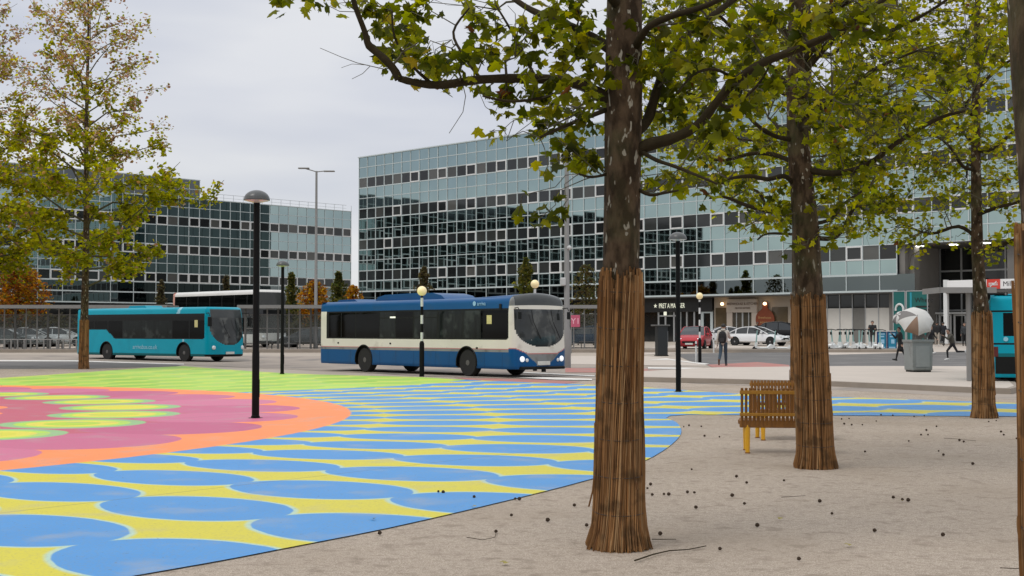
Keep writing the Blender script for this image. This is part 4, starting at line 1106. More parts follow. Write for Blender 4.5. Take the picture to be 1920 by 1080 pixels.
# --- background trees and shrubs by the offices -----------------------------
def bush(name, label, base, H, rx, seed, pal, wts, n, leaf, conic=False, stem=0.0, group='small trees in front of the offices'):
    rr = random.Random(seed)
    root = empty(name, base, 0, label, 'tree', group)
    t_ = MB(); t_.tube([(0, 0, 0), (0.05, 0, H * 0.5), (0, 0.03, H * 0.95)], [0.10, 0.07, 0.015], 8); 
    for i in range(14):
        z = stem + (H - stem) * (0.05 + 0.75 * i / 14); a = i * 2.4
        L_ = rx * (1 - z / H if conic else math.sqrt(max(0.05, 1 - ((z - (H + stem) / 2) / ((H - stem) / 2)) ** 2))) * 0.85
        t_.tube([(0, 0, z), (L_ * 0.6 * math.cos(a), L_ * 0.6 * math.sin(a), z + 0.25 * L_), (L_ * math.cos(a), L_ * math.sin(a), z + 0.35 * L_)], [0.03, 0.02, 0.008], 5)
    t_.build('trunk', M_limb, root)
    pos = []
    cl = [(rr.uniform(0, 6.28), rr.random()) for _ in range(60)]
    while len(pos) < n:
        t = rr.random()
        prof = (min(1, t * 5 + 0.35) * (1 - t) ** 0.62 * (0.72 + 0.28 * math.sin(t * 26 + seed)) + 0.05) if conic else math.sqrt(max(0.02, 1 - (2 * t - 1) ** 2))
        a, k_ = rr.uniform(0, 6.28), math.sqrt(rr.random())
        lump = 0.78 + 0.22 * math.sin(3 * a + 9 * t + seed) + 0.10 * math.sin(7 * a - 15 * t)
        if rr.random() < 0.42 * (1 + math.sin(5 * a + 21 * t + seed)): continue
        q_ = rx * prof * lump * k_ + 0.04
        pos.append((q_ * math.cos(a), q_ * math.sin(a), stem + (H - stem) * t + rr.gauss(0, 0.08)))
    leaves('crown', np.array(pos), leaf, pal, wts, root, SIMPLE, seed)
    return root
ORG = [(0.20, 0.065, 0.012), (0.27, 0.13, 0.014), (0.12, 0.05, 0.018), (0.12, 0.11, 0.015), (0.33, 0.19, 0.02)]
DKG = [(0.045, 0.055, 0.014), (0.07, 0.078, 0.018), (0.10, 0.09, 0.025), (0.14, 0.115, 0.03)]
def bp(px, Y): p = wp(px, 620, Y); return (p.x, Y, gz(Y))
bush('orange_tree', 'broad rust orange tree at the far left in front of the offices', bp(32, 112), 6.6, 3.0, 41, ORG, [3, 3, 3, 2, 1], 4200, 0.26, stem=1.5)
bush('orange_tree', 'golden orange small tree between the two office blocks', bp(588, 118), 5.4, 1.8, 42, ORG, [2, 4, 2, 1, 3], 2550, 0.24, stem=1.2)
bush('orange_tree', 'smaller orange tree at the corner of the long office block', bp(660, 124), 5.2, 1.3, 43, ORG, [2, 4, 2, 1, 3], 1530, 0.24, stem=1.2)
bush('conifer', 'dark conifer between the orange trees beside the tall street light', bp(634, 112), 6.0, 1.9, 44, DKG, [3, 3, 2, 1], 2550, 0.24, True)
bush('conifer', 'narrow dark conifer behind the double decker bus front', bp(546, 112), 5.9, 1.35, 45, DKG, [3, 3, 2, 1], 1870, 0.24, True)
bush('conifer', 'brownish conifer left of the double decker bus roof', bp(424, 125), 6.2, 1.25, 46, [(0.06, 0.045, 0.025), (0.08, 0.07, 0.03), (0.05, 0.05, 0.03)], [2, 2, 2], 1530, 0.24, True)
bush('conifer', 'brownish conifer between the thin autumn tree and the double decker bus', bp(302, 128), 5.9, 1.25, 47, [(0.06, 0.045, 0.025), (0.08, 0.07, 0.03), (0.05, 0.05, 0.03)], [2, 2, 2], 1360, 0.24, True)
bush('young_tree', 'brown young tree behind the first striped beacon', bp(795, 116), 6.6, 1.6, 48, [(0.07, 0.05, 0.028), (0.10, 0.08, 0.03), (0.06, 0.055, 0.025)], [2, 2, 2], 1360, 0.24, True, 1.5)
bush('young_tree', 'green young tree behind the front of the blue bus', bp(986, 114), 7.3, 1.9, 49, DKG + [(0.13, 0.13, 0.02)], [2, 3, 3, 2, 3], 2210, 0.24, True, 1.5)
bush('young_tree', 'brown young tree right of the grey street light pole', bp(1098, 112), 6.6, 1.5, 50, [(0.07, 0.05, 0.02), (0.09, 0.075, 0.025), (0.06, 0.065, 0.02)], [2, 2, 2], 1400, 0.20, False, 1.2)
hd = MB()
hp = []
rr = random.Random(77)
hroot = empty('hedge', (0, 0, 0), 0, 'long dark hedge behind the bus shelters', 'hedge')
for x in np.arange(-44, 8, 1.2): hd.tube([(x, 104, gz(104)), (x + 0.1, 104, gz(104) + 1.9)], [0.05, 0.02], 5)
hd.build('stems', M_limb, hroot)
for i in range(5200): hp.append((rr.uniform(-45, 9), 104 + rr.gauss(0, 0.45), gz(104) + 0.1 + 2.5 * rr.random() ** 0.7 * (0.85 + 0.15 * math.sin(i))))
leaves('foliage', np.array(hp), 0.34, [(0.035, 0.03, 0.015), (0.05, 0.045, 0.018), (0.045, 0.03, 0.018)], [2, 2, 1], hroot, SIMPLE, 78)

# ================================================================== BUSES
M_tyre = mat('tyre_rubber', (0.012, 0.012, 0.012), 0.8, var=0.3, scale=8)
M_rim = mat('wheel_rim', (0.13, 0.125, 0.12), 0.5, metal=0.4, var=0.3, scale=10)
M_under = mat('underbody', (0.01, 0.01, 0.01), 0.9)
M_busglass = mat('bus_glass', (0.0025, 0.003, 0.003), 0.05, var=0.9, scale=1.3, spec=0.10)
M_busglass2 = mat('bus_glass_clear', (0.010, 0.013, 0.0125), 0.05, var=0.9, scale=2.2, spec=0.14, stretch=(3.5, 3.5, 0.6), dirt=((0.035, 0.042, 0.040), 1.9, 0.54, 0.10))
M_wscreen = mat('windscreen_glass', (0.03, 0.033, 0.033), 0.05, var=0.8, scale=1.6, spec=0.4, dirt=((0.10, 0.105, 0.10), 1.9, 0.52, 0.12))
M_trim = mat('black_trim', (0.007, 0.008, 0.008), 0.4, spec=0.2)
M_head = mat('headlamp_glass', (0.75, 0.77, 0.78), 0.1, spec=0.8)
M_headon = mat('lit_headlamp', (0.9, 0.92, 0.95), 0.2, emit=((0.9, 0.95, 1.0), 0.55))
M_plate = mat('number_plate', (0.62, 0.62, 0.58), 0.5)
M_amber = mat('amber_panel', (0.62, 0.56, 0.25), 0.5)
M_disp = mat('display_glass', (0.045, 0.05, 0.05), 0.15, var=0.2)

def wheel(parent, c, r, w, side, name='wheel', rimc=None):
    t = MB()
    s = side
    prof = [(r * 0.60, -w / 2), (r * 0.93, -w / 2), (r, -w * 0.30), (r, w * 0.30), (r * 0.93, w / 2), (r * 0.60, w / 2)]
    t.lathe(prof, 28, (0, 0, 0), 0, 'y')
    o = t.build(name, M_tyre, parent, smooth=40, loc=c)
    k_ = MB()
    k_.lathe([(r * 0.60, s * w * 0.36), (r * 0.58, s * w * 0.5), (r * 0.50, s * w * 0.48), (r * 0.40, s * w * 0.36), (r * 0.24, s * w * 0.36), (r * 0.20, s * w * 0.50), (r * 0.05, s * w * 0.52)], 24, (0, 0, 0), 0, 'y')
    for i in range(8):
        a = i * math.pi / 4
        k_.box((r * 0.32 * math.cos(a), s * w * 0.385, r * 0.32 * math.sin(a)), (r * 0.05, 0.02, r * 0.05))
    k_.build('rim', rimc or M_rim, o, smooth=40)
    return o

def bus_shell(root, L, hw, rows, cls, mats, wheels, wr, rf=0.22, bow=0.10, rake=0.0, rake_z=1.0, arch=None, step=0.05, keysx=(), pod=None):
    """outer skin as one fine net of cells; cls(side, coordinate, z) -> (part name, material) puts every cell in its part"""
    per = []                                   # (x, y, nx, ny, side, coord)
    def xs_(a, b, keys, st):
        v = list(np.linspace(a, b, max(2, int(abs(b - a) / st))))
        v += [k_ for k_ in keys if min(a, b) < k_ < max(a, b)]
        v = sorted(set(round(q, 4) for q in v)); return v if b > a else v[::-1]
    for x in xs_(0.12, L - rf - bow, keysx, step): per.append((x, -hw, 0, -1, 'R', x))
    for a in np.linspace(-90, 0, 9)[1:-1]:
        per.append((L - rf + rf * math.cos(R(a)), -(hw - rf) + rf * math.sin(R(a)), math.cos(R(a)), math.sin(R(a)), 'F', None))
    for y in np.linspace(-(hw - rf), hw - rf, int(2 * hw / 0.028)): per.append((L, y, 1, 0, 'F', y))
    for a in np.linspace(0, 90, 9)[1:-1]:
        per.append((L - rf + rf * math.cos(R(a)), (hw - rf) + rf * math.sin(R(a)), math.cos(R(a)), math.sin(R(a)), 'F', None))
    for x in xs_(L - rf - bow, 0.12, keysx, 0.12): per.append((x, hw, 0, 1, 'L', x))
    for y in np.linspace(hw - 0.06, -(hw - 0.06), int(2 * hw / 0.06)): per.append((0, y, -1, 0, 'B', y))
    P = []
    for (x, y, nx, ny, s, c) in per:
        if s == 'F':
            x -= bow * (y / hw) ** 2
        P.append((x, y, nx, ny, s, y if s in 'FB' else c))
    n = len(P)
    pts = []
    for (z, ins) in rows:
        ring = []
        for (x, y, nx, ny, s, c) in P:
            xx, yy, zz = x - nx * ins, y - ny * ins, z
            if nx > 0 and z > rake_z: xx -= nx * rake * (z - rake_z)
            if arch and xx > L - 2.2 and z > arch[0]:
                wgt = min(1, (xx - (L - 2.2)) / 2.0) ** 2 * (z - arch[0]) / (rows[-1][0] - arch[0])
                zz += arch[1] * wgt * (1 - (yy / hw) ** 2)
            ring.append((xx, yy, zz))
        pts.append(ring)
    parts = {}
    for i in range(len(rows) - 1):
        zc = (rows[i][0] + rows[i + 1][0]) / 2
        for k_ in range(n):
            k2 = (k_ + 1) % n
            a, b = P[k_], P[k2]
            s = 'F' if 'F' in (a[4], b[4]) else a[4]
            if s == 'F': co = (a[1] + b[1]) / 2
            elif s == 'B' or b[4] != a[4]: s, co = (('B', (a[1] + b[1]) / 2))
            else: co = (a[5] + b[5]) / 2
            if s in 'RL':
                if any((co - w_) ** 2 + (zc - wr) ** 2 < (wr + 0.085) ** 2 for w_ in wheels): continue
            r_ = cls(s, co, zc)
            if r_ is None: continue
            nm, mi = r_
            d = parts.setdefault(nm, ({}, [], [], []))
            ids = []
            for (ii, kk) in ((i, k_), (i, k2), (i + 1, k2), (i + 1, k_)):
                if (ii, kk) not in d[0]:
                    d[0][(ii, kk)] = len(d[1]); d[1].append(pts[ii][kk])
                ids.append(d[0][(ii, kk)])
            d[2].append(tuple(ids)); d[3].append(mi)
    top = pts[-1]
    d = parts['body']
    o_ = len(d[1]); d[1].extend(top); d[2].append(tuple(range(o_, o_ + n))); d[3].append(cls('T', 0, rows[-1][0])[1])
    out = {}
    for nm, (dd, v, f, m) in parts.items():
        mb = MB(); mb.v = v; mb.f = f; mb.m = m
        base = nm.split('#')[0]
        ob = mb.build(base, mats, root, smooth=50, fix=False)
        out.setdefault(base, []).append(ob)
    # floor, wheel wells
    b = MB(); z0 = rows[0][0]
    b.box((L / 2, 0, z0 + 0.35), (L - 0.5, 2 * hw - 0.62, 0.5)); 
    b.box((L / 2, 0, z0 + 0.03), (L - 0.35, 2 * hw - 0.12 if False else 2 * hw - 0.64, 0.10))
    for w_ in wheels: b.box((w_, 0, wr + 0.35), (2 * wr + 0.3, 2 * hw - 0.30, 0.7))
    b.build('underbody', M_under, root)
    for w_ in wheels:
        for s in (-1, 1):
            t = MB(); t.tube([(w_ + (wr + 0.085) * math.cos(a), s * (hw - 0.004), max(z0, wr + (wr + 0.085) * math.sin(a))) for a in np.linspace(-0.2, math.pi + 0.2, 26)], 0.028, 6)
            t.build('wheel_arch', M_trim, root, smooth=True)
    for w_ in wheels:
        for s in (-1, 1): wheel(root, (w_, s * (hw - 0.20), wr), wr, 0.30, s)
    return out

def zrows(z0, z1, keys, prof, st=0.035):
    v = list(np.linspace(z0, z1, int((z1 - z0) / st))) + [k_ for k_ in keys if z0 < k_ < z1]
    v = sorted(set(round(q, 4) for q in v))
    return [(z, prof(z)) for z in v]
def prof_fn(z0, zc, zt, rr_):
    def f(z):
        i = 0.05 * max(0, (z - zc) / (zt - zc)) if z > zc else 0.0
        if z > zt - rr_:
            t = (z - (zt - rr_)) / rr_; i += rr_ * (1 - math.sqrt(max(0, 1 - t * t * 0.985)))
        if z < z0 + 0.08: i += 0.03 * (1 - (z - z0) / 0.08)
        return i
    return f

def place_bus(name, label, d, corner, L, hw, z=0.0, scale=1.0):
    d = Vector(d).normalized(); left_ = Vector((-d.y, d.x))
    p = Vector(corner) - d * L * scale + left_ * hw * scale
    o = empty(name, (p.x, p.y, z), math.atan2(d.y, d.x), label, 'bus'); o.scale = (scale,) * 3
    return o

# --- blue and cream single decker -----------------------------------
def paint(name, col, rough=0.28, dirt=None): return mat(name, col, rough, var=0.10, scale=0.9, spec=0.20, coat=0.02, dirt=dirt)
M_bblue = paint('bus_blue', (0.004, 0.078, 0.225), dirt=((0.020, 0.070, 0.155), 1.3, 0.56, 0.25))
M_cream = paint('bus_cream', (0.72, 0.69, 0.61), dirt=((0.45, 0.41, 0.34), 1.6, 0.58, 0.2))
M_bpink = paint('bus_pink_line', (0.48, 0.20, 0.19))
M_bgrey = paint('bus_grey', (0.23, 0.24, 0.24), dirt=((0.13, 0.12, 0.11), 2.0, 0.5, 0.25))
bl = place_bus('city_bus', 'blue and cream single decker bus turning in the middle of the square', (0.657, -0.754), (0.13, 44.3), 12.0, 1.25)
L_ = 12.0
panes = [0.62, 1.55, 2.55, 4.15, 5.15, 6.30, 7.75, 9.20, 10.15, 11.62]
def cls_blue(s, c, z):
    if s == 'T': return ('body', 0)
    if s in 'RL':
        if z > 2.36: return ('body', 0)
        if z > 1.29:
            if c < 0.50 or c > 11.70: return ('body', 1)
            if c > 11.45 and (c - 11.45) ** 2 + min(0, z - 1.54) ** 2 > 0.0625: return ('body', 1)
            if z > 2.30 or z < 1.34: return ('body', 4)
            for i in range(len(panes) - 1):
                if panes[i] + 0.03 < c < panes[i + 1] - 0.03:
                    if i in (4, 5, 3) and 2.06 < z < 2.10: return ('body', 4)
                    return ('side_window#%s%d' % (s, i), 9 if i in (3, 5, 6, 7) else 5)
            return ('body', 4)
        if z > 0.985: return ('body', 1)
        if z > 0.955: return ('body', 2)
        if z > 0.87: return ('body', 3)
        return ('body', 0)
    if s == 'F':
        y = abs(c)
        if z > 2.44:
            if y < 1.10: return ('destination_display', 6)
            return ('body', 7)
        if z > 2.36: return ('body', 1)
        wl = 1.13 if z > 1.72 else 1.13 * math.sqrt(max(0, 1 - ((1.72 - z) / 0.68) ** 2.2))
        if 1.04 < z < 2.33 and y < wl: return ('windscreen', 8)
        zp = 0.80 + 0.20 * min(1, max(0, (y - 0.62) / 0.55)) ** 1.2
        if z > zp + 0.03: return ('body', 1)
        if z > zp: return ('body', 2)
        vg = 0.30 + 0.55 * min(1, max(0, (z - 0.48) / 0.40))
        if y < vg and z > 0.42: return ('body', 3)
        if 0.30 < z < 0.37 and y < 0.9: return ('body', 4)
        return ('body', 0)
    y = abs(c)
    if z > 2.36: return ('body', 0)
    if 1.35 < z < 2.25 and y < 0.95: return ('rear_window', 5)
    return ('body', 1 if z > 0.985 else 0)
keys = (2.36, 1.29, 1.34, 2.30, 0.985, 0.955, 0.87, 2.44, 2.33)
rows = zrows(0.30, 2.74, keys, prof_fn(0.30, 2.2, 2.74, 0.20))
bs = bus_shell(bl, L_, 1.25, rows, cls_blue, [M_bblue, M_cream, M_bpink, M_bgrey, M_trim, M_busglass, M_disp, M_bgrey, M_wscreen, M_busglass2], (3.1, 9.38), 0.48, 0.24, 0.14, 0.06, 0.9, (2.38, 0.17), 0.05, panes + [0.5, 11.7])
b = MB()
prof = [(2.55, 0), (2.75, 0.16), (3.2, 0.24), (5.2, 0.27), (6.2, 0.25), (6.7, 0.16), (6.95, 0)]
b.prism(prof, -0.75, 0.75, 0, lambda x, y, z: (x + 0.6, z, 2.735 + y)); b.build('roof_pod', M_bblue, bl, smooth=30)
b = MB(); b.prism([(0.25, 0), (0.4, 0.10), (1.5, 0.12), (1.75, 0)], -0.6, 0.6, 0, lambda x, y, z: (x, z, 2.735 + y)); b.build('roof_vent', M_bblue, bl, smooth=30)
for s in (-1, 1):
    b = MB(); b.lathe([(0.10, 0.0), (0.095, 0.035), (0.05, 0.05)], 16, (0, 0, 0), 0, 'x'); b.build('headlight', M_headon if True else M_head, bl, smooth=True, loc=(11.915, s * 0.90, 0.64))
    b = MB(); b.lathe([(0.065, 0.0), (0.06, 0.03), (0.02, 0.035)], 14, (0, 0, 0), 0, 'x'); b.build('indicator_lamp', M_head, bl, smooth=True, loc=(11.945, s * 0.71, 0.60))
    b = MB(); b.tube([(11.75, s * 1.10, 2.36), (11.98, s * 1.14, 2.38), (12.06, s * 1.14, 2.28)], 0.016, 6); b.box((12.06, s * 1.13, 2.12), (0.08, 0.13, 0.26), 0, 0, 0.02); b.build('wing_mirror', M_trim, bl)
b = MB(); b.box((12.02, 0, 0.50), (0.03, 0.56, 0.13)); pl = b.build('number_plate', M_plate, bl)
b = MB(); b.box((11.94, 0, 0.335), (0.16, 2.0, 0.10), 0, 0, 0.02); b.box((11.9, 0.1, 0.25), (0.1, 0.12, 0.12)); b.build('bumper', M_trim, bl)
b = MB()
for y0 in (-0.55, 0.35): b.tube([(12.0, y0, 2.30), (11.995, y0 + 0.10, 1.9), (11.99, y0 + 0.45, 1.32)], 0.012, 5)
b.build('wiper', M_trim, bl)
b = MB(); b.box((10.62, -1.256, 1.98), (0.26, 0.012, 0.30), 0, 0, 0.003); b.build('window_notice', M_amber, bl)
b = MB(); b.box((11.93, -0.22, 1.16), (0.03, 0.62, 0.06)); b.box((11.94, -0.45, 1.22), (0.03, 0.12, 0.16)); b.build('dashboard_notice', mat('pale_notice', (0.5, 0.52, 0.5), 0.6), bl)
M_lblue = mat('pale_blue_letter', (0.30, 0.52, 0.75), 0.5)
text('arriva', 0.20, 'lettering', M_lblue, bl, (9.95, -1.243, 2.47), (R(90), 0, 0), 0.004)
b = MB(); b.lathe([(0.085, 0.0), (0.08, 0.006)], 16, (9.80, -1.243, 2.54), 0, 'y'); b.build('round_emblem', M_lblue, bl)
b = MB()
for x in (1.35, 4.85, 9.95): b.box((x, -1.253, 1.12 if x != 9.95 else 1.0), (0.10, 0.012, 0.06))
b.build('side_markers', M_trim, bl)
b = MB(); b.box((11.2, -1.252, 2.42), (0.12, 0.02, 0.18), 0, 0, 0.004); b.build('camera_housing', M_trim, bl)
M_int = mat('interior_lamp', (0.8, 0.8, 0.7), 0.5, emit=((1, 1, 0.9), 0.5))
b = MB(); b.box((5.0, -1.2505, 2.10), (0.34, 0.006, 0.06)); b.build('saloon_lamp', M_int, bl)
M_panel = mat('blue_joint', (0.006, 0.05, 0.14), 0.6)
for x in (0.62, 2.2, 4.15, 5.2, 6.3, 7.6, 8.4, 10.35, 11.3):
    b = MB(); b.box((x, -1.2505, 0.60), (0.012, 0.006, 0.5)); b.build('panel_joint', M_panel, bl)
b = MB(); b.box((0.03, 0, 0.75), (0.04, 1.7, 0.55)); b.build('engine_grille', M_trim, bl)

# --- teal single decker by the bus stops ---------------------------------
M_teal = paint('bus_teal', (0.001, 0.31, 0.42), dirt=((0.002, 0.235, 0.32), 1.0, 0.55, 0.3))
M_tealhi = paint('bus_teal_pale', (0.30, 0.55, 0.66))
def make_teal(label, d, corner, scale=1.0, rear=False, step=0.07):
    L = 11.1
    t = place_bus('city_bus', label, d, corner, L, 1.2, gz(corner[1]) if corner[1] > 60 else 0.0, scale)
    pn = [0.5, 1.55, 2.75, 4.05, 5.35, 6.7, 8.05, 9.4, 10.7]
    def cls(s, c, z):
        if s == 'T': return ('body', 0)
        if s in 'RL':
            bot = 1.14 if c > 3.35 else (1.62 if c < 2.65 else 1.62 - 0.48 * (c - 2.65) / 0.7)
            if z > 2.43: return ('body', 1 if abs(c - 8.5 - (z - 2.43) * 0.5) < 0.12 else 0)
            if z > bot:
                if c < 0.38 or c > 10.76 or (c > 10.5 and z < 1.4 - (10.76 - c)): return ('body', 0)
                if z > 2.08 or z < bot + 0.05: return ('body', 4)
                for i in range(len(pn) - 1):
                    if pn[i] + 0.035 < c < pn[i + 1] - 0.035:
                        if i in (4, 5) and 1.86 < z < 1.90: return ('body', 4)
                        return ('side_window#%s%d' % (s, i), 9 if i in (3, 4, 5) else 5)
                return ('body', 4)
            if c > 8.0:
                cc = 8.92 + 0.55 * max(0, (1.14 - z) / 0.84) ** 1.6
                if abs(c - cc) < 0.07: return ('body', 1)
            return ('body', 2 if z < 0.40 else 0)
        if s == 'F':
            y = abs(c)
            wl = 1.06 if z > 1.75 else 1.06 * math.sqrt(max(0, 1 - ((1.75 - z) / 0.92) ** 2.3))
            if z > 2.22 and z < 2.64 and y < 1.0: return ('destination_display', 6)
            if 0.83 < z < 2.22 and y < wl: return ('windscreen', 8)
            if z < 0.38: return ('body', 4)
            return ('body', 0)
        y = abs(c)
        if 1.52 < z < 2.22 and -0.78 < c < 0.78: return ('rear_window', 5)
        if 0.36 < z < 0.88 and y < 1.02: return ('engine_grille', 4)
        if 0.88 < z < 1.02: return ('body', 2)
        if 1.28 < z < 1.31 or 2.24 < z < 2.27: return ('body', 4)
        return ('body', 0)
    rows = zrows(0.28, 2.76, (2.43, 1.14, 1.19, 2.08, 0.4, 2.22, 2.64), prof_fn(0.28, 2.3, 2.76, 0.16), 0.05)
    bus_shell(t, L, 1.2, rows, cls, [M_teal, M_tealhi, paint('bus_teal_low', (0.005, 0.13, 0.15)), M_teal, M_trim, M_busglass, M_disp, M_teal, M_wscreen, M_busglass2], (2.64, 8.97), 0.45, 0.3, 0.22, 0.10, 1.0, None, step, pn)
    b = MB(); b.prism([(3.6, 0), (3.75, 0.13), (5.0, 0.14), (5.2, 0)], -0.55, 0.55, 0, lambda x, y, z: (x, z, 2.757 + y)); b.build('roof_vent', M_teal, t, smooth=30)
    for s in (-1, 1):
        b = MB(); b.lathe([(0.11, 0), (0.10, 0.05), (0.03, 0.06)], 14, (0, 0, 0), 0, 'x'); b.build('headlight', M_head, t, smooth=True, loc=(10.95, s * 0.92, 0.72))
        b = MB(); b.tube([(10.62, s * 1.12, 2.45), (11.02, s * 1.30, 2.45), (11.10, s * 1.31, 2.30)], 0.022, 6); b.box((11.10, s * 1.31, 2.02), (0.12, 0.20, 0.48), 0, 0, 0.02); b.build('wing_mirror', M_trim, t)
        b = MB(); b.box((0.0, s * 1.0, 1.05), (0.03, 0.12, 0.3), 0, 0, 0.004); b.build('tail_light', mat('tail_lens', (0.10, 0.012, 0.012), 0.3), t)
    b = MB(); b.box((11.12, 0, 0.45), (0.03, 0.54, 0.12)); b.build('number_plate', M_plate, t)
    if rear:
        b = MB(); b.lathe([(0.07, -0.02), (0.06, 0.02)], 12, (-0.01, 0.72, 1.43), 0, 'x'); b.build('rear_lamp', M_tealhi, t)
        b = MB(); b.box((-0.008, 0.0, 0.30), (0.02, 0.5, 0.11)); b.build('rear_plate', M_amber, t)
    b = MB(); b.box((9.95, -1.206, 1.92), (0.24, 0.012, 0.36), 0, 0, 0.003); b.build('window_notice', M_amber, t)
    text('arrivabus.co.uk', 0.33, 'lettering', M_tealhi, t, (4.9, -1.207, 0.62), (R(90), 0, 0), 0.004)
    b = MB()
    for y0 in (-0.5, 0.3): b.tube([(11.12, y0, 2.12), (11.12, y0 + 0.15, 1.7), (11.12, y0 + 0.5, 1.2)], 0.014, 5)
    b.build('wiper', M_trim, t)
    return t
make_teal('teal single decker bus waiting at the stops, behind the thin autumn tree', (0.80, -0.60), (-15.22, 67.0), 1.02)
make_teal('teal bus seen from behind on the far right, beside the yellower tree', (0.33, 0.944), (19.31, 47.17), 0.95, True)

# --- white double decker behind the shelters -----------------------------
M_ddw = paint('bus_white', (0.68, 0.67, 0.64))
M_ddp = paint('bus_salmon', (0.60, 0.32, 0.26))
dd = place_bus('double_decker_bus', 'white double decker bus with dark upper windows behind the shelters', (0.70, -0.714), (-18.25, 96.0), 12.4, 1.25, gz(98))
def cls_dd(s, c, z):
    if s == 'T': return ('body', 0)
    if s in 'RL':
        if 2.85 < z < 3.88 and 0.35 < c < 12.3:
            i = int((c - 0.35) / 1.7)
            return ('side_window#u%s%d' % (s, i), 1) if ((c - 0.35) % 1.7) > 0.08 else ('body', 2)
        if 1.15 < z < 2.15 and 0.6 < c < 12.0:
            i = int((c - 0.6) / 1.6)
            return ('side_window#l%s%d' % (s, i), 1) if ((c - 0.6) % 1.6) > 0.08 else ('body', 2)
        if c < 0.35 and z > 2.5: return ('body', 4)
        return ('body', 0 if z > 3.8 or z < 1.0 else 5)
    if s == 'F':
        y = abs(c)
        if 2.75 < z < 4.0 and y < 1.22: return ('upper_windscreen', 3)
        if 2.40 < z < 2.72 and y < 0.9: return ('destination_display', 1)
        if 1.05 < z < 2.36 and y < 1.16: return ('windscreen', 3)
        if z < 0.45: return ('body', 2)
        return ('body', 0 if z < 1.1 or z > 4.0 else 5)
    if 2.9 < z < 3.7 and abs(c) < 0.9: return ('rear_window', 1)
    return ('body', 4)
rows = zrows(0.3, 4.22, (2.85, 3.88, 1.15, 2.15), prof_fn(0.3, 3.6, 4.22, 0.22), 0.09)
bus_shell(dd, 12.4, 1.25, rows, cls_dd, [M_ddw, M_busglass, M_trim, mat('tinted_screen', (0.05, 0.052, 0.05), 0.15, spec=0.3), M_ddp, paint('bus_slate', (0.05, 0.052, 0.055))], (2.9, 9.6), 0.5, 0.3, 0.2, 0.05, 1.0, None, 0.12, ())
for s in (-1, 1):
    b = MB(); b.lathe([(0.14, 0), (0.12, 0.05), (0.03, 0.06)], 12, (0, 0, 0), 0, 'x'); b.build('headlight', M_head, dd, smooth=True, loc=(12.29, s * 0.9, 0.75))
    b = MB(); b.tube([(12.0, s * 1.15, 2.5), (12.4, s * 1.38, 2.5)], 0.03, 6); b.box((12.42, s * 1.4, 2.15), (0.14, 0.24, 0.6), 0, 0, 0.03); b.build('wing_mirror', M_trim, dd)
b = MB(); b.box((12.42, 0, 0.52), (0.03, 0.54, 0.12)); b.build('number_plate', M_plate, dd)

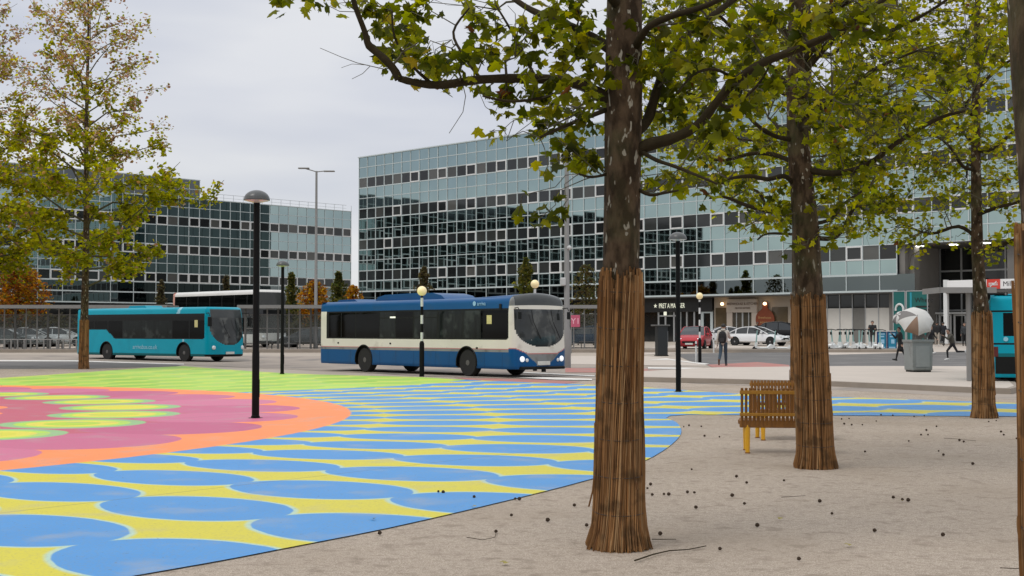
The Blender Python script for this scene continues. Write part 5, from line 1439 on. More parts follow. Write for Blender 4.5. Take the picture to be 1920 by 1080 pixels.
# ================================================================== CARS
M_carglass = mat('car_glass', (0.03, 0.034, 0.036), 0.05, spec=0.6)
def car(label, px, Y, ang, col, H=1.46, L=4.4, Wd=1.80, suv=False, lit=False, cat='car', group=None):
    p = wp(px, 620, Y)
    root = empty('parked_car', (p.x, Y, gz(Y)), ang, label, cat, group)
    pm = paint('car_paint', col, 0.25)
    hw = Wd / 2; hd = 0.66 * H if suv else 0.60 * H; belt = 0.62 * H
    st = [(-0.5, 0.40, 0.55, 0.80), (-0.485, 0.28, 0.62, 0.90), (-0.44, 0.22, belt / H, 0.97), (-0.30, 0.20, belt / H + 0.01, 1.0), (0.0, 0.20, belt / H, 1.0), (0.18, 0.20, belt / H - 0.005, 1.0), (0.30, 0.20, hd / H - 0.02, 0.99), (0.42, 0.21, hd / H - 0.09, 0.95), (0.475, 0.24, hd / H - 0.17, 0.87), (0.5, 0.32, hd / H - 0.24, 0.76)]
    vs = []; fs = []; n = 12
    for (fx, zb, zt, wf) in st:
        zb *= H * 0.9; zt *= H; w = hw * wf
        ring = [(-w * 0.86, zb), (-w * 0.98, zb + 0.10), (-w, (zb + zt) / 2), (-w * 0.985, zt - 0.10), (-w * 0.93, zt - 0.015), (-w * 0.5, zt + 0.02), (w * 0.5, zt + 0.02), (w * 0.93, zt - 0.015), (w * 0.985, zt - 0.10), (w, (zb + zt) / 2), (w * 0.98, zb + 0.10), (w * 0.86, zb)]
        vs += [(fx * L, y, z) for y, z in ring]
    for i in range(len(st) - 1):
        for k_ in range(n): fs.append((i * n + k_, i * n + (k_ + 1) % n, (i + 1) * n + (k_ + 1) % n, (i + 1) * n + k_))
    fs.append(tuple(range(n))); fs.append(tuple(reversed(range((len(st) - 1) * n, len(st) * n))))
    MB().add(vs, fs).build('body', pm, root, smooth=38)
    # cabin: an arched loft of glass with painted roof, rails and pillars
    r0, r3 = (-0.475, 0.27) if suv else (-0.46, 0.27)
    zb = belt - 0.03
    keys = ((0, 0), (0.06, 0.45), (0.16, 0.86), (0.34, 0.99), (0.55, 1.0), (0.70, 0.86), (0.85, 0.45), (1, 0)) if suv else ((0, 0), (0.12, 0.42), (0.28, 0.84), (0.42, 0.98), (0.55, 1.0), (0.68, 0.90), (0.84, 0.48), (1, 0))
    def shp(t):
        for (a0, b0), (a1, b1) in zip(keys, keys[1:]):
            if t <= a1: return b0 + (b1 - b0) * (t - a0) / (a1 - a0)
    N = 24
    B_, T_, C_ = {}, {}, []
    for i in range(N + 1):
        t = i / N; sh = (shp(max(0, t - 0.02)) + shp(t) + shp(min(1, t + 0.02))) / 3; x = (r0 + (r3 - r0) * t) * L
        for s in (-1, 1):
            B_[i, s] = (x, s * hw * 0.935, zb); T_[i, s] = (x, s * hw * (0.935 - 0.20 * sh), zb + (H - 0.055 - zb) * sh)
        C_.append((x, 0, zb + (H - 0.055 - zb) * sh + 0.055 * min(1, sh * 2)))
    i0, i1 = int(N * (0.17 if suv else 0.30)), int(N * 0.62)
    for s in (-1, 1):
        q = MB()
        for i in range(1, N - 1): q.quad(B_[i, s], B_[i + 1, s], T_[i + 1, s], T_[i, s])
        q.build('side_window', M_carglass, root, smooth=True)
    for nm, a_, c_, m_ in (('rear_window', 0, i0, M_carglass), ('roof', i0, i1, pm), ('windscreen', i1, N, M_carglass)):
        q = MB()
        for i in range(a_, c_):
            for s in (-1, 1): q.quad(T_[i, s], T_[i + 1, s], C_[i + 1], C_[i])
        if nm == 'roof':
            for s in (-1, 1):
                q.tube([T_[i, s] for i in range(0, N + 1)], 0.035, 6); q.tube([B_[i, s] for i in (0, N // 2, N)], 0.028, 6)
                j = int(N * 0.52); q.tube([B_[j, s], T_[j, s]], 0.03, 6); j = int(N * 0.22); q.tube([B_[j, s], T_[j, s]], 0.05, 6)
        q.build(nm, m_, root, smooth=40)
    wr = 0.33 if not suv else 0.36
    for fx in (-0.315, 0.32):
        for s in (-1, 1):
            a = MB(); a.lathe([(wr + 0.05, -0.02), (wr + 0.05, 0.02)], 22, (0, 0, 0), 0, 'y'); a.build('wheel_arch', M_trim, root, loc=(fx * L, s * (hw - 0.005), wr + 0.015))
            wheel(root, (fx * L, s * (hw - 0.06), wr), wr, 0.20, s, 'wheel', mat('alloy', (0.25, 0.25, 0.26), 0.4, metal=0.5))
    for s in (-1, 1):
        b = MB(); b.box((0.462 * L, s * hw * 0.66, 0.47 * H), (0.16, hw * 0.34, 0.14), 0, s * -0.35, 0.03); b.build('headlight', M_headon if lit else M_head, root)
        b = MB(); b.box((-0.488 * L, s * hw * 0.66, 0.52 * H), (0.08, hw * 0.35, 0.13), 0, 0, 0.02); b.build('tail_light', bpy.data.materials.get('tail_lens'), root)
        b = MB(); b.box((0.17 * L, s * (hw + 0.08), belt + 0.10), (0.14, 0.20, 0.14), 0, 0, 0.03); b.build('wing_mirror', pm, root)
    b = MB(); b.box((0.497 * L, 0, 0.36 * H), (0.05, hw * 1.0, 0.16), 0, 0, 0.02); b.build('grille', M_trim, root)
    b = MB(); b.box((0.508 * L, 0, 0.30 * H), (0.03, 0.5, 0.11)); b.build('number_plate', M_plate, root)
    return root
car('white saloon car parked across in front of the beige restaurant', 1421, 102, R(-38), (0.72, 0.73, 0.74), 1.50, 4.75, 1.86)
car('red car with a lit headlight facing the square, behind the black lamp post', 1302, 88, R(-107), (0.42, 0.045, 0.055), 1.66, 4.4, 1.86, True, True)
car('white car behind the person with the backpack', 1352, 107, R(178), (0.70, 0.71, 0.72), 1.46, 4.2)
car('black car half hidden behind the second tree, by the restaurant', 1473, 107, R(-20), (0.010, 0.010, 0.012), 1.85, 4.6, 1.9, True)
car('grey car seen through the left shelter, nearest the left edge', 12, 97, R(5), (0.10, 0.11, 0.11), group='cars seen through the left shelter')
car('pale silver car seen through the left shelter', 58, 99, R(8), (0.42, 0.43, 0.43), group='cars seen through the left shelter')
car('white car seen through the left shelter beside the rear of the teal bus', 112, 101, R(10), (0.62, 0.63, 0.63), group='cars seen through the left shelter')
car('dark blue car seen through the shelter beside the pink stop sign', 1098, 97, R(172), (0.012, 0.03, 0.06), 1.6, 4.4, 1.85, True)
car('dark grey car seen through the shelter behind the rear of the blue bus', 580, 97, R(175), (0.06, 0.062, 0.064), 1.5, 4.3)

# ================================================================== STREET FURNITURE
M_blackpole = mat('black_post', (0.006, 0.006, 0.006), 0.5, var=0.2, spec=0.12)
M_lampdome = mat('lamp_dome', (0.085, 0.09, 0.09), 0.3, var=0.2, spec=0.35)
M_lens = mat('lamp_lens', (0.55, 0.56, 0.55), 0.3)
M_grey = mat('grey_steel', (0.26, 0.255, 0.245), 0.5, metal=0.3, var=0.12)
M_dgrey = mat('dark_grey_steel', (0.12, 0.118, 0.112), 0.5, metal=0.2, var=0.12)

def lamp_post(label, base, H=4.17):
    o = empty('lamp_post', base, 0, label, 'lamp post', 'mushroom lamp posts')
    b = MB(); b.lathe([(0.13, 0), (0.13, 0.018), (0.080, 0.022), (0.080, 0.05), (0.068, 0.06), (0.066, 1.2), (0.060, 1.22), (0.058, H - 0.19)], 20); b.build('post', M_blackpole, o, smooth=35)
    b = MB(); b.box((0.066, 0, 0.55), (0.006, 0.07, 0.32)); b.build('access_door', M_blackpole, o)
    b = MB(); b.lathe([(0.235, H - 0.19), (0.238, H - 0.175)] + [(0.235 * math.cos(a), H - 0.175 + 0.175 * math.sin(a)) for a in np.linspace(0.05, 1.53, 11)], 28); b.build('lamp_shade', M_lampdome, o, smooth=50)
    b = MB(); b.lathe([(0.06, H - 0.235), (0.20, H - 0.20), (0.225, H - 0.192)], 24); b.build('lens', M_lens, o, smooth=50)
    return o
lamp_post('nearest black mushroom lamp post, standing on the pink painted disc', at(479, 785))
lamp_post('far black mushroom lamp post between the teal and blue buses', at(529, 702))
lamp_post('black mushroom lamp post right of the nearest tree, on the striped paint', at(1272, 735.5))

def beacon(label, px, Y, H):
    p = wp(px, 620, Y); o = empty('belisha_beacon', (p.x, Y, gz(Y)), 0, label, 'beacon', 'striped crossing beacons')
    b = MB(); b.lathe([(0.085, 0), (0.085, 1.15), (0.06, 1.22), (0.05, 1.24)], 16); b.build('sleeve', M_blackpole, o, smooth=40)
    b = MB(); z = 1.24; i = 0
    while z < H - 0.42:
        b.lathe([(0.048, z), (0.048, min(z + 0.30, H - 0.36))], 14, mat=i % 2); z += 0.30; i += 1
    b.lathe([(0.048, z), (0.03, H - 0.34), (0.07, H - 0.31)], 14, mat=1)
    b.build('striped_pole', [M_frame, M_blackpole], o, smooth=40)
    b = MB(); b.lathe([(0.005, H - 0.33)] + [(0.17 * math.cos(a), H - 0.17 + 0.17 * math.sin(a)) for a in np.linspace(-1.4, 1.5, 14)], 20); b.build('globe', M_globe, o, smooth=True)
    return o
M_globe = mat('beacon_globe', (0.84, 0.70, 0.40), 0.2, var=0.05, emit=((1.0, 0.78, 0.40), 0.20))
beacon('striped beacon with a cream globe, in front of the middle of the blue bus', 791, 46.0, 3.15)
beacon('striped beacon whose orange globe shows above the front of the blue bus', 1003, 52.5, 3.62)
beacon('striped beacon by the crossing, beside the red car and the walking person', 1312, 66, 3.5)

def street_light(label, px, Y, H, r, arms=True, box=None):
    p = wp(px, 620, Y); o = empty('street_light', (p.x, Y, gz(Y)), 0, label, 'street light')
    b = MB(); b.lathe([(r * 1.35, 0), (r * 1.35, 1.6), (r, 1.7), (r * 0.62, H)], 16); b.build('column', M_grey, o, smooth=35)
    for s in (-1, 1):
        b = MB(); b.tube([(0, 0, H - 0.05), (s * 0.5, 0, H + (0.10 if s < 0 else 0.0)), (s * 0.95, 0, H + (0.22 if s < 0 else 0.0))], 0.035, 6)
        b.box((s * 0.85, 0, H + (0.19 if s < 0 else -0.01)), (0.75, 0.26, 0.09), 0, 0, 0.03); b.build('lantern', M_grey, o)
    if box:
        b = MB(); b.box((-0.17, -0.02, box), (0.24, 0.26, 0.34), 0, 0, 0.03); b.build('control_box', M_lens, o)
        b = MB(); b.lathe([(0.02, box + 1.35), (0.10, box + 1.42), (0.10, box + 1.5), (0.02, box + 1.55)], 12, (0.10, -0.12, 0)); b.build('camera_dome', M_lens, o)
    return o
street_light('tall grey street light with two arms between the office blocks', 592, 88, 12.0, 0.115)
street_light('tall grey street light column right of the blue bus, its top among the leaves', 1063, 56.7, 11.2, 0.125, True, 3.7)

# bus shelters
M_clear = mat('shelter_glass', (0.25, 0.27, 0.27), 0.05)
M_clear.node_tree.nodes['Principled BSDF'].inputs['Transmission Weight'].default_value = 0.92
M_clear.node_tree.nodes['Principled BSDF'].inputs['IOR'].default_value = 1.02
M_clear.node_tree.nodes['Principled BSDF'].inputs['Base Color'].default_value = (0.7, 0.74, 0.73, 1)
for l_ in list(M_clear.node_tree.links):
    if l_.to_socket.name == 'Base Color': M_clear.node_tree.links.remove(l_)
def shelter(label, px0, px1, Y, H=2.88):
    a, c = wp(px0, 620, Y).x, wp(px1, 620, Y).x; L = c - a
    o = empty('bus_shelter', (a, Y, gz(Y) + 0.10), 0, label, 'bus shelter', 'long bus station shelters')
    b = MB(); b.box((L / 2, 0.9, H + 0.02), (L, 3.0, 0.10)); b.box((L / 2, -0.62, H - 0.06), (L, 0.10, 0.20)); b.build('roof', M_grey, o)
    b = MB(); x = 0.6
    while x < L: b.box((x, 0.8, H - 0.12), (0.08, 2.8, 0.14)); x += 1.25
    b.build('roof_beams', M_dgrey, o)
    x = 0.35; i = 0
    while x < L - 0.1:
        p_ = MB(); p_.box((x, 0.35, H / 2 - 0.02), (0.13, 0.13, H - 0.04) if i % 3 == 0 else (0.085, 0.085, H - 0.04), 0, 0, 0.015); p_.build('post', M_dgrey if i % 3 == 0 else M_grey, o)
        x += 0.72; i += 1
    g_ = MB(); g_.box((L / 2, 0.9, 1.35), (L - 0.4, 0.02, 1.9)); g_.build('glass_panel', M_clear, o)
    r_ = MB()
    r_.box((L / 2, 0.9, 1.42), (L - 0.4, 0.05, 0.06)); r_.box((L / 2, 0.9, 0.40), (L - 0.4, 0.05, 0.06)); r_.box((L / 2, 0.9, 2.32), (L - 0.4, 0.05, 0.05))
    r_.build('glazing_rails', M_grey, o)
    x = 1.0
    while x + 1.2 < L:
        s_ = MB(); s_.box((x + 0.6, 0.62, 0.52), (1.2, 0.32, 0.05)); s_.box((x + 0.15, 0.62, 0.26), (0.05, 0.2, 0.5)); s_.box((x + 1.05, 0.62, 0.26), (0.05, 0.2, 0.5)); x += 2.6
        s_.build('perch_seat', M_dgrey, o)
    return o
shelter('long grey glazed bus shelter at the far left, running behind the teal bus', -170, 318, 87.0)
shelter('long grey glazed bus shelter between the teal and blue buses', 448, 860, 87.0)
shelter('grey glazed bus shelter right of the blue bus, with the pink stop sign', 985, 1192, 88.0)
o = empty('guard_rail', (wp(-150, 620, 85.2).x, 85.2, gz(85.2) + 0.12), 0, 'low grey guard rail of short posts along the left bus stop pavement', 'railing')
Lr = wp(150, 620, 85.2).x - wp(-150, 620, 85.2).x
b = MB(); x = 0
while x < Lr: b.box((x, 0, 0.36), (0.09, 0.09, 0.72), 0, 0, 0.01); x += 0.42
b.build('posts', M_grey, o)
b = MB(); b.tube([(0, 0, 0.70), (Lr, 0, 0.70)], 0.03, 6); b.build('rail', M_grey, o)
# stop flag
p = wp(1071, 620, 83); o = empty('stop_sign', (p.x, 83, gz(83)), 0, 'pink bus stop flag marked Y1 beside the grey street light column', 'sign')
b = MB(); b.tube([(0, 0.03, 0), (0, 0.03, 2.6)], 0.035, 8); b.build('post', M_grey, o)
M_pinks = mat('pink_sign', (0.52, 0.10, 0.17), 0.5, var=0.05)
b = MB(); b.box((0.27, 0, 2.02), (0.56, 0.04, 0.74), 0, 0, 0.012); b.build('flag', M_pinks, o)
text('Y1', 0.52, 'lettering', mat('pale_pink', (0.85, 0.50, 0.58), 0.5), o, (0.27, -0.024, 1.85), (R(90), 0, 0), 0.004, 'CENTER')
# small shelter on the island
q = wp(1817, 718, 38.0)
o = empty('bus_shelter', (q.x, 38.0, 0.156), 0, 'slim grey bus shelter on the kerbed island, between the litter bin and the yellower tree', 'bus shelter')
H_ = 2.62
b = MB(); b.box((-0.12, 0.45, H_), (1.55, 1.6, 0.07)); b.box((-0.12, -0.36, H_ - 0.02), (1.60, 0.06, 0.16)); b.box((-0.9, 0.45, H_ - 0.02), (0.06, 1.6, 0.16)); b.build('roof', M_grey, o)
b = MB(); b.box((0.0, 0, H_ / 2 - 0.02), (0.11, 0.11, H_ - 0.05), 0, 0, 0.01); b.build('post', M_grey, o)
b = MB(); b.box((0.19, 0.35, H_ / 2 - 0.02), (0.07, 0.07, H_ - 0.05), 0, 0, 0.01); b.build('post', M_dgrey, o)
b = MB(); b.box((0.42, 0.36, 1.30), (0.40, 0.03, 2.1)); b.build('glass_panel', M_clear, o)
b = MB(); b.box((0.42, 0.33, 1.50), (0.34, 0.02, 1.3)); pst = b.build('timetable', mat('poster_pale', (0.34, 0.42, 0.42), 0.5, var=0.5, scale=3), o)
b = MB(); b.box((0.42, 0.315, 2.0), (0.34, 0.012, 0.34)); b.build('poster_head', M_teal_b, pst)

# litter bin on the island
p = wp(1722, 707, 46.5)
o = empty('litter_bin', (p.x, 46.5, 0.156), R(8), 'pale grey litter bin with a flared rim, on the kerbed island', 'litter bin')
M_bin = mat('bin_grey', (0.235, 0.255, 0.25), 0.55, var=0.10, scale=3, dirt=((0.17, 0.175, 0.165), 4, 0.55, 0.2))
def ringbox(mb, lv):
    vs = []; fs = []
    for (hx, hy, z) in lv: vs += [(-hx, -hy, z), (hx, -hy, z), (hx, hy, z), (-hx, hy, z)]
    for i in range(len(lv) - 1):
        for k_ in range(4): fs.append((i * 4 + k_, i * 4 + (k_ + 1) % 4, (i + 1) * 4 + (k_ + 1) % 4, (i + 1) * 4 + k_))
    fs.append((3, 2, 1, 0)); n = (len(lv) - 1) * 4; fs.append((n, n + 1, n + 2, n + 3)); mb.add(vs, fs)
b = MB(); ringbox(b, [(0.34, 0.33, 0.06), (0.355, 0.345, 0.10), (0.375, 0.365, 1.03), (0.41, 0.40, 1.06), (0.415, 0.405, 1.13), (0.36, 0.35, 1.13), (0.34, 0.33, 0.95)]); bb = b.build('body', M_bin, o)
b = MB(); ringbox(b, [(0.32, 0.31, 0.0), (0.32, 0.31, 0.06)]); b.build('plinth', M_trim, o)
b = MB(); b.box((0, -0.368, 0.55), (0.50, 0.012, 0.74)); b.box((0, -0.364, 0.14), (0.56, 0.02, 0.03)); b.build('front_panel', mat('bin_panel', (0.275, 0.295, 0.29), 0.5, var=0.08), bb)
b = MB(); ringbox(b, [(0.34, 0.33, 0.9), (0.34, 0.33, 0.955)]); b.build('liner', M_trim, o)

# dark kiosk
p = wp(1240, 620, 78); o = empty('kiosk', (p.x, 78, gz(78)), R(14), 'tall dark street cabinet with a flat cap, left of the red car', 'kiosk')
M_kiosk = mat('kiosk_dark', (0.014, 0.018, 0.020), 0.4, var=0.2)
b = MB(); b.box((0, 0, 0.90), (0.62, 0.5, 1.74), 0, 0, 0.02); b.build('body', M_kiosk, o)
b = MB(); b.box((-0.05, 0, 1.80), (0.98, 0.66, 0.08), 0, 0, 0.02); b.build('cap', M_dgrey, o)
b = MB(); b.box((0.33, -0.05, 1.0), (0.05, 0.24, 0.95), 0, 0, 0.01); b.build('side_panel', mat('kiosk_panel', (0.35, 0.37, 0.38), 0.4), o)
b = MB(); b.box((0, 0, 0.03), (0.68, 0.56, 0.06)); b.build('plinth', M_trim, o)
# slim post by the crossing
p = wp(1305, 620, 67); o = empty('bollard', (p.x, 67, gz(67)), 0, 'slim pale bollard just left of the crossing beacon', 'bollard')
b = MB(); b.lathe([(0.05, 0), (0.05, 1.0), (0.035, 1.06), (0.01, 1.08)], 12); b.build('post', M_lens, o, smooth=40)
b = MB(); b.lathe([(0.053, 0.85), (0.053, 0.93)], 12); b.build('band', M_trim, o)
p = wp(1338, 620, 84); o = empty('bollard', (p.x, 84, gz(84)), 0, 'pale bollard right of the red car', 'bollard')
b = MB(); b.lathe([(0.05, 0), (0.05, 1.0), (0.035, 1.06), (0.01, 1.08)], 12); b.build('post', M_lens, o, smooth=40)
b = MB(); b.lathe([(0.053, 0.85), (0.053, 0.93)], 12); b.build('band', M_trim, o)

# benches
M_slat = mat('bench_timber', (0.22, 0.088, 0.010), 0.55, var=0.45, scale=4, stretch=(6, 6, 1), bump=0.2)
M_railb = mat('bench_rail', (0.36, 0.165, 0.012), 0.5, var=0.25, scale=4)
M_yel = mat('yellow_steel', (0.70, 0.36, 0.010), 0.45, var=0.12)
def bench(label, loc, rz, Wd=1.17):
    o = empty('slatted_bench', loc, rz, label, 'bench', 'wooden slatted benches')
    n = 22
    def slat(i):
        x = -Wd / 2 + 0.03 + (Wd - 0.06) * i / (n - 1)
        s_ = MB(); s_.tube([(x, 0.0, 0.37), (x, -0.015, 0.50), (x, -0.04, 0.66), (x, -0.075, 0.855)], 0.019, 6)
        s_.tube([(x, 0.0, 0.37), (x, 0.05, 0.385), (x, 0.46, 0.42)], 0.019, 6)
        return s_
    first = None
    for i in range(n):
        s_ = slat(i).build('slat', M_slat, o, smooth=40) if i == 0 else None
        if i == 0: first = s_
        else:
            c_ = first.copy(); COL.objects.link(c_); c_.parent = o; c_.location = ((Wd - 0.06) * i / (n - 1), 0, 0)
    b = MB(); b.box((0, -0.075, 0.80), (Wd, 0.028, 0.05), 0, 0, 0.006); b.build('back_rail', M_railb, o)
    b = MB(); b.box((0, -0.035, 0.51), (Wd, 0.028, 0.042), 0, 0, 0.006); b.build('back_rail', M_railb, o)
    b = MB(); b.box((0, 0.02, 0.385), (Wd, 0.07, 0.095), 0, 0, 0.01); b.box((0, 0.43, 0.385), (Wd, 0.06, 0.06), 0, 0, 0.01); b.build('seat_frame', M_slat, o)
    for sx in (-1, 1):
        for y, lean in ((0.02, -0.03), (0.42, 0.03)):
            l_ = MB(); x = sx * (Wd / 2 - 0.10)
            l_.tube([(x, y, 0.37), (x, y + lean * 0.5, 0.18), (x, y + lean, 0.0)], [0.038, 0.034, 0.028], 8); l_.build('leg', M_yel, o, smooth=40)
            f_ = MB(); f_.lathe([(0.036, 0), (0.034, 0.02)], 10, (x, y + lean, 0)); f_.build('foot', M_slat, o)
    return o
p1 = at(1400, 851)
bench('nearer slatted bench with yellow legs, its back to the camera', (p1.x + 0.50, p1.y - 0.02, 0), R(-7), 1.17)
p2 = wp(1489, 620, 19.3)
bench('farther slatted bench, facing the camera over the nearer bench', (p2.x, 19.75, 0), R(180), 1.12)

# e-scooters and parking boards
def scooter():
    o = empty('electric_scooter', (0, 0, 0), 0, 'x', 'scooter', 'white electric scooters parked by the wall')
    Mw = mat('scooter_white', (0.68, 0.70, 0.69), 0.4); Mm = mat('scooter_mint', (0.25, 0.42, 0.40), 0.4)
    b = MB(); b.box((0, 0, 0.20), (0.62, 0.17, 0.09), 0, 0, 0.03); b.build('deck', Mw, o)
    b = MB(); b.prism([(0.26, 0.16), (0.50, 0.22), (0.44, 0.52), (0.36, 0.52), (0.40, 0.30), (0.26, 0.25)], -0.085, 0.085, 0, lambda x, y, z: (x, z, y)); b.build('front_fairing', Mw, o)
    b = MB(); b.prism([(-0.28, 0.16), (-0.62, 0.18), (-0.66, 0.34), (-0.50, 0.42), (-0.30, 0.27)], -0.10, 0.10, 0, lambda x, y, z: (x, z, y)); b.build('rear_fairing', Mw, o)
    b = MB(); b.tube([(0.44, 0, 0.30), (0.34, 0, 1.18)], [0.042, 0.032], 8); b.build('stem', Mm, o)
    b = MB(); b.tube([(0.36, -0.30, 1.18), (0.30, -0.12, 1.22), (0.30, 0.12, 1.22), (0.36, 0.30, 1.18)], 0.025, 6); b.build('handlebar', M_trim, o)
    for x in (0.52, -0.56): 
        w_ = MB(); w_.lathe([(0.07, -0.035), (0.135, -0.03), (0.15, 0), (0.135, 0.03), (0.07, 0.035)], 18, (0, 0, 0), 0, 'y'); wo = w_.build('wheel', M_tyre, o, loc=(x, 0, 0.15))
        w_ = MB(); w_.lathe([(0.072, -0.03), (0.072, 0.03)], 12, (0, 0, 0), 0, 'y'); w_.build('hub', M_rim, wo)
    b = MB(); b.box((0.30, 0, 1.0), (0.10, 0.06, 0.16), 0, 0, 0.01); b.build('display', M_trim, o)
    return o
sc0 = scooter()
spots = [(1430, 86.5, 200, 'white electric scooter in front of the front wheel of the white car'), (1466, 86.8, 168, 'white electric scooter in front of the bumper of the white car'),
         (1551, 88, 35, 'leftmost white scooter of the row, half behind the second tree'),
         (1560, 88.4, 150, 'second white scooter of the row, counted from the second tree'),
         (1568, 87.6, 40, 'third white scooter of the row, counted from the second tree'),
         (1577, 88.3, 25, 'fourth white scooter of the row, counted from the second tree'),
         (1586, 88.0, 145, 'fifth white scooter of the row, counted from the second tree'),
         (1594, 88.4, 50, 'sixth white scooter of the row, counted from the second tree'),
         (1603, 87.7, 140, 'seventh white scooter of the row, counted from the second tree'),
         (1611, 86.4, 255, 'eighth white scooter of the row, turned end on with its wheel towards the camera'),
         (1620, 88.2, 30, 'ninth white scooter of the row, counted from the second tree'),
         (1629, 87.4, 155, 'tenth white scooter of the row, counted from the second tree'),
         (1639, 87.0, 80, 'last white scooter of the row, just left of the blue boards'),
         (1651, 85.8, 250, 'white scooter in front of the left blue board')]
for i, (px, Y, a, lb) in enumerate(spots):
    o = sc0 if i == 0 else copy_tree(sc0)
    p = wp(px, 620, Y); o.location = (p.x, Y, gz(Y)); o.rotation_euler = (0, 0, R(a)); o['label'] = lb; o.scale = (1.18, 1.18, 1.18)
M_bblu = mat('board_blue', (0.01, 0.22, 0.36), 0.5, var=0.1); M_bnavy = mat('board_navy', (0.01, 0.03, 0.13), 0.5); M_bpale = mat('board_pale', (0.32, 0.55, 0.72), 0.5)
for px, lb in ((1653, 'left blue information board behind the scooters'), (1672, 'right blue information board beside the person with the small umbrella')):
    p = wp(px, 620, 88.6); o = empty('information_board', (p.x, 88.6, gz(88.6)), 0, lb, 'board', 'blue information boards')
    b = MB(); b.box((0, 0, 0.64), (0.56, 0.10, 1.22), 0, 0, 0.01); b.build('panel', M_bblu, o)
    b = MB(); ring_frame(b, -0.31, 0.31, 0, 1.28, 0.05, -0.07, 0.07); b.build('edge_frame', M_bnavy, o)
    b = MB(); b.box((0.05, -0.055, 0.62), (0.22, 0.02, 0.28), 0, 0, 0.005); b.build('emblem', M_bpale, o)
    b = MB()
    for z, w_ in ((1.12, 0.40), (0.95, 0.30), (0.22, 0.42)): b.box((0, -0.055, z), (w_, 0.02, 0.09))
    b.build('text_bands', M_bpale, o)
    b = MB(); b.box((0, 0, 1.31), (0.5, 0.3, 0.05), 0, 0, 0.02); b.build('top_ledge', M_lens, o)

